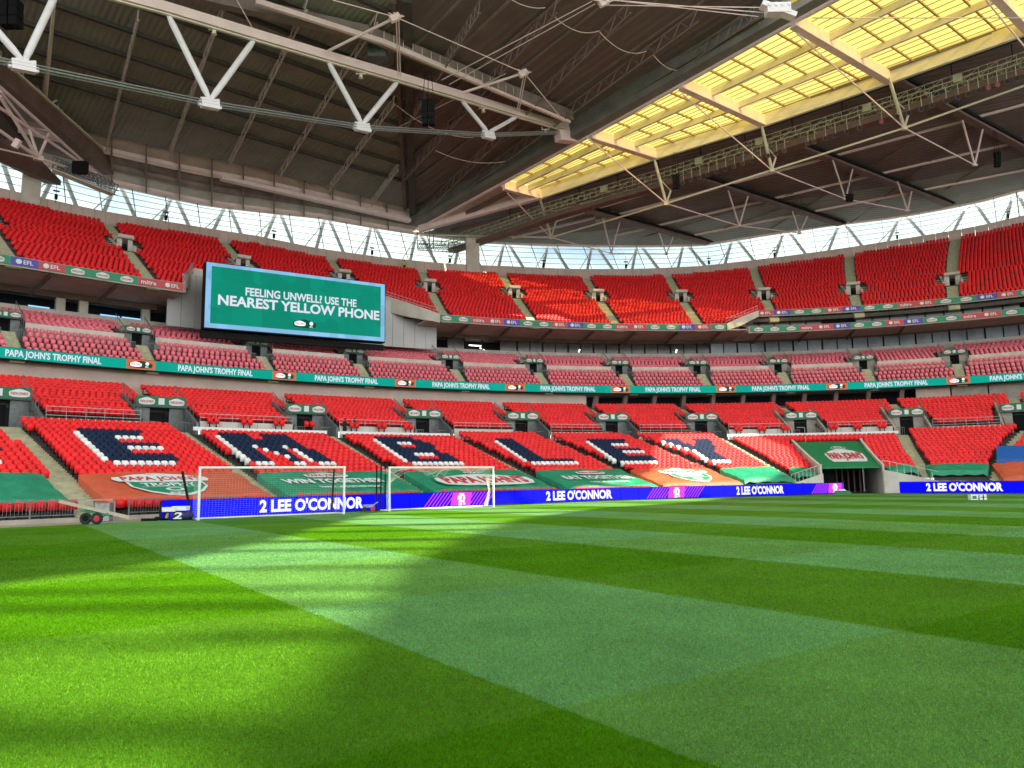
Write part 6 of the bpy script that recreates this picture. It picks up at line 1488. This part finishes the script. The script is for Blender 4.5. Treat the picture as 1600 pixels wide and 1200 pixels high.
# folded kit pile beside the board end
kp = thing('kit_pile', 'white boxes and dark blue kit bag piled at the left end of the blue board', 'kit pile', (-15.988, 35.988, 0.000))
b = MB(); b.box(-.5, .1, -.2, .25, .42, .62); b.box(-.1, .6, -.1, .3, .46, .66); b.build('white_box', M['white_paint'], kp)
b = MB(); b.tube((-.1, 0, .22), (.75, .1, .22), .23, 12, .2); b.tube((.75, .1, .22), (.86, .12, .2), .2, 12, .08); b.build('kit_bag', pbr('bag_navy', (.02, .02, .12), .6), kp, smooth=True)
b = MB(); add_text(b, '2', lambda x, y: (.3 + x + y * .3, -.26, .24 + y), 0, 0, .42, .03, res=3, width=.4); b.build('number', M['white_paint'], kp)
b = MB(); b.tube((-.9, 0, .1), (-.3, .05, .15), .08, 8); b.box(-1.5, -.85, -.12, .14, 0, .12); b.tube((-.38, -.1, .3), (-.3, 0, .34), .16, 10); b.build('cable_roll', M['black'], kp)
b = MB(); b.tube((-.3, -.15, .12), (-.25, -.12, .36), .07, 8); b.build('strap', M['skin'], kp)
# small mower by the board
mo = thing('line_machine', 'small grey and red machine on wheels beside the right end of the first player name', 'machine', (-8.216, 43.585, 0.000))
b = MB(); b.box(-.35, .25, -.15, .15, .22, .38); b.bar((.2, 0, .35), (.45, 0, .52), .06, .06); b.build('body', M['steel'], mo)
for x in (-.28, .2): b = MB(); b.tube((x, -.2, .13), (x, -.12, .13), .13, 12); b.build('wheel', M['print_red'] if x > 0 else M['rubber'], mo)
# pair of white boxes on the pitch at the right
for k, (xx) in enumerate((1521, 1532)):
    t = thing('pitch_box', ['left', 'right'][k] + ' of two small white equipment boxes standing on the pitch at the right', 'box', (27.020, 45.000, 0.000))
    if k: t.location.x += .52
    b = MB(); b.box(-.2, .2, -.15, .15, .02, .34); b.build('box', M['white_paint'], t); b = MB(); b.box(-.12, .12, -.16, -.15, .08, .26) if k == 0 else (b.box(-.03, .03, -.16, -.15, .02, .32), b.box(-.18, .18, -.16, -.152, .15, .19)); b.build('marking', M['print_green'] if k == 0 else M['rubber'], t)
pd = thing('ball_plinth', 'low green and white plinth on the grass at the right end of the blue board', 'plinth', (27.510, 63.993, 0.000))
b = MB(); b.hexa([(-.8, -.3, 0), (.8, -.3, 0), (.7, .3, 0), (-.7, .3, 0), (-.5, -.25, .3), (.45, -.25, .3), (.4, .25, .3), (-.45, .25, .3)]); b.build('base', M['sign_green'], pd); b = MB(); b.tube((0, 0, .3), (0, 0, .42), .35, 12, .2); b.build('top', M['white_paint'], pd)

# ================================================================== PEOPLE
def person(loc, rz, label, coat, pants, pose=0, hv=None):
    t = thing('person', label, 'person', loc); t.rotation_euler = (0, 0, rz)
    J = [(0, 0, .95), (0, .0, 1.15), (0, .01, 1.42), (0, 0, 1.52), (0, .02, 1.64), (-.19, 0, 1.42), (-.26, .02, 1.15), (-.22, .18, .95), (.19, 0, 1.42), (.26, .0, 1.15), (.20, .2, 1.0), (-.10, 0, .92), (-.11, .04, .5), (-.12, 0, .06), (-.12, .12, .03), (.10, 0, .92), (.11, .05, .5), (.13, .0, .06), (.13, .12, .03), (0, .02, 1.74)]
    R0 = [.15, .14, .17, .06, .10, .07, .05, .035, .07, .05, .035, .09, .065, .045, .035, .09, .065, .045, .035, .07]
    E = [(0, 1), (1, 2), (2, 3), (3, 4), (4, 19), (2, 5), (5, 6), (6, 7), (2, 8), (8, 9), (9, 10), (0, 11), (11, 12), (12, 13), (13, 14), (0, 15), (15, 16), (16, 17), (17, 18)]
    me = bpy.data.meshes.new('body'); me.from_pydata(J, E, []); o = bpy.data.objects.new('body', me); link(o, t)
    sm_ = o.modifiers.new('skin', 'SKIN'); sv = me.skin_vertices[0].data if me.skin_vertices else None
    if sv is None:
        bm_ = bmesh.new(); bm_.from_mesh(me); bm_.verts.layers.skin.verify(); bm_.to_mesh(me); bm_.free(); sv = me.skin_vertices[0].data
    for i, r in enumerate(R0): sv[i].radius = (r, r * .85)
    sv[0].use_root = True; o.modifiers.new('s', 'SUBSURF').levels = 1
    me.materials.append(coat)
    b = MB(); b.tube((0, .02, 1.60), (0, .03, 1.73), .105, 10, .09); b.build('hair', M['cloth_dark'], t, smooth=True)
    b = MB(); b.tube((0, .06, 1.58), (0, .12, 1.66), .07, 8, .06); b.build('face', M['skin'], t)
    b = MB(); b.tube((-.1, .01, .95), (-.115, .03, .1), .115, 8, .07); b.tube((.1, .01, .95), (.12, .03, .1), .115, 8, .07); b.build('trousers', pants, t)
    if hv: b = MB(); b.tube((0, 0, .95), (0, .01, 1.45), .21, 10, .2); b.build('vest', hv, t)
person(P3(25.16, -9.9, 5.44), 2.6, 'person in dark clothing standing on the lower cross gangway above the letter M', M['cloth_dark'], M['cloth_dark'])
person(P3(26.41, -9.3, 5.6), 2.4, 'person in a dark green jacket leaning beside another on the cross gangway', pbr('coat_green', (.03, .05, .03), .8), M['cloth_dark'])
person(P3(43.46, 26.7, floorU(26.7) - .1), 2.9, 'steward in a yellow high-visibility vest standing in the top row below the glazing', M['cloth_dark'], M['cloth_dark'], 0, M['hiviz'])
# pitchside sun canopy lights etc: free-standing net posts at the tunnel roof
b = MB(); p = P3(78.6, -14, 4.9); b.tube(p, (p[0], p[1], p[2] + 1.5), .03, 5); b.tube((p[0], p[1], p[2] + 1.5), (p[0] - .8, p[1], p[2] + 1.5), .03, 5); b.build('canopy_post', M['steel'], tun)
bpy.context.view_layer.update()
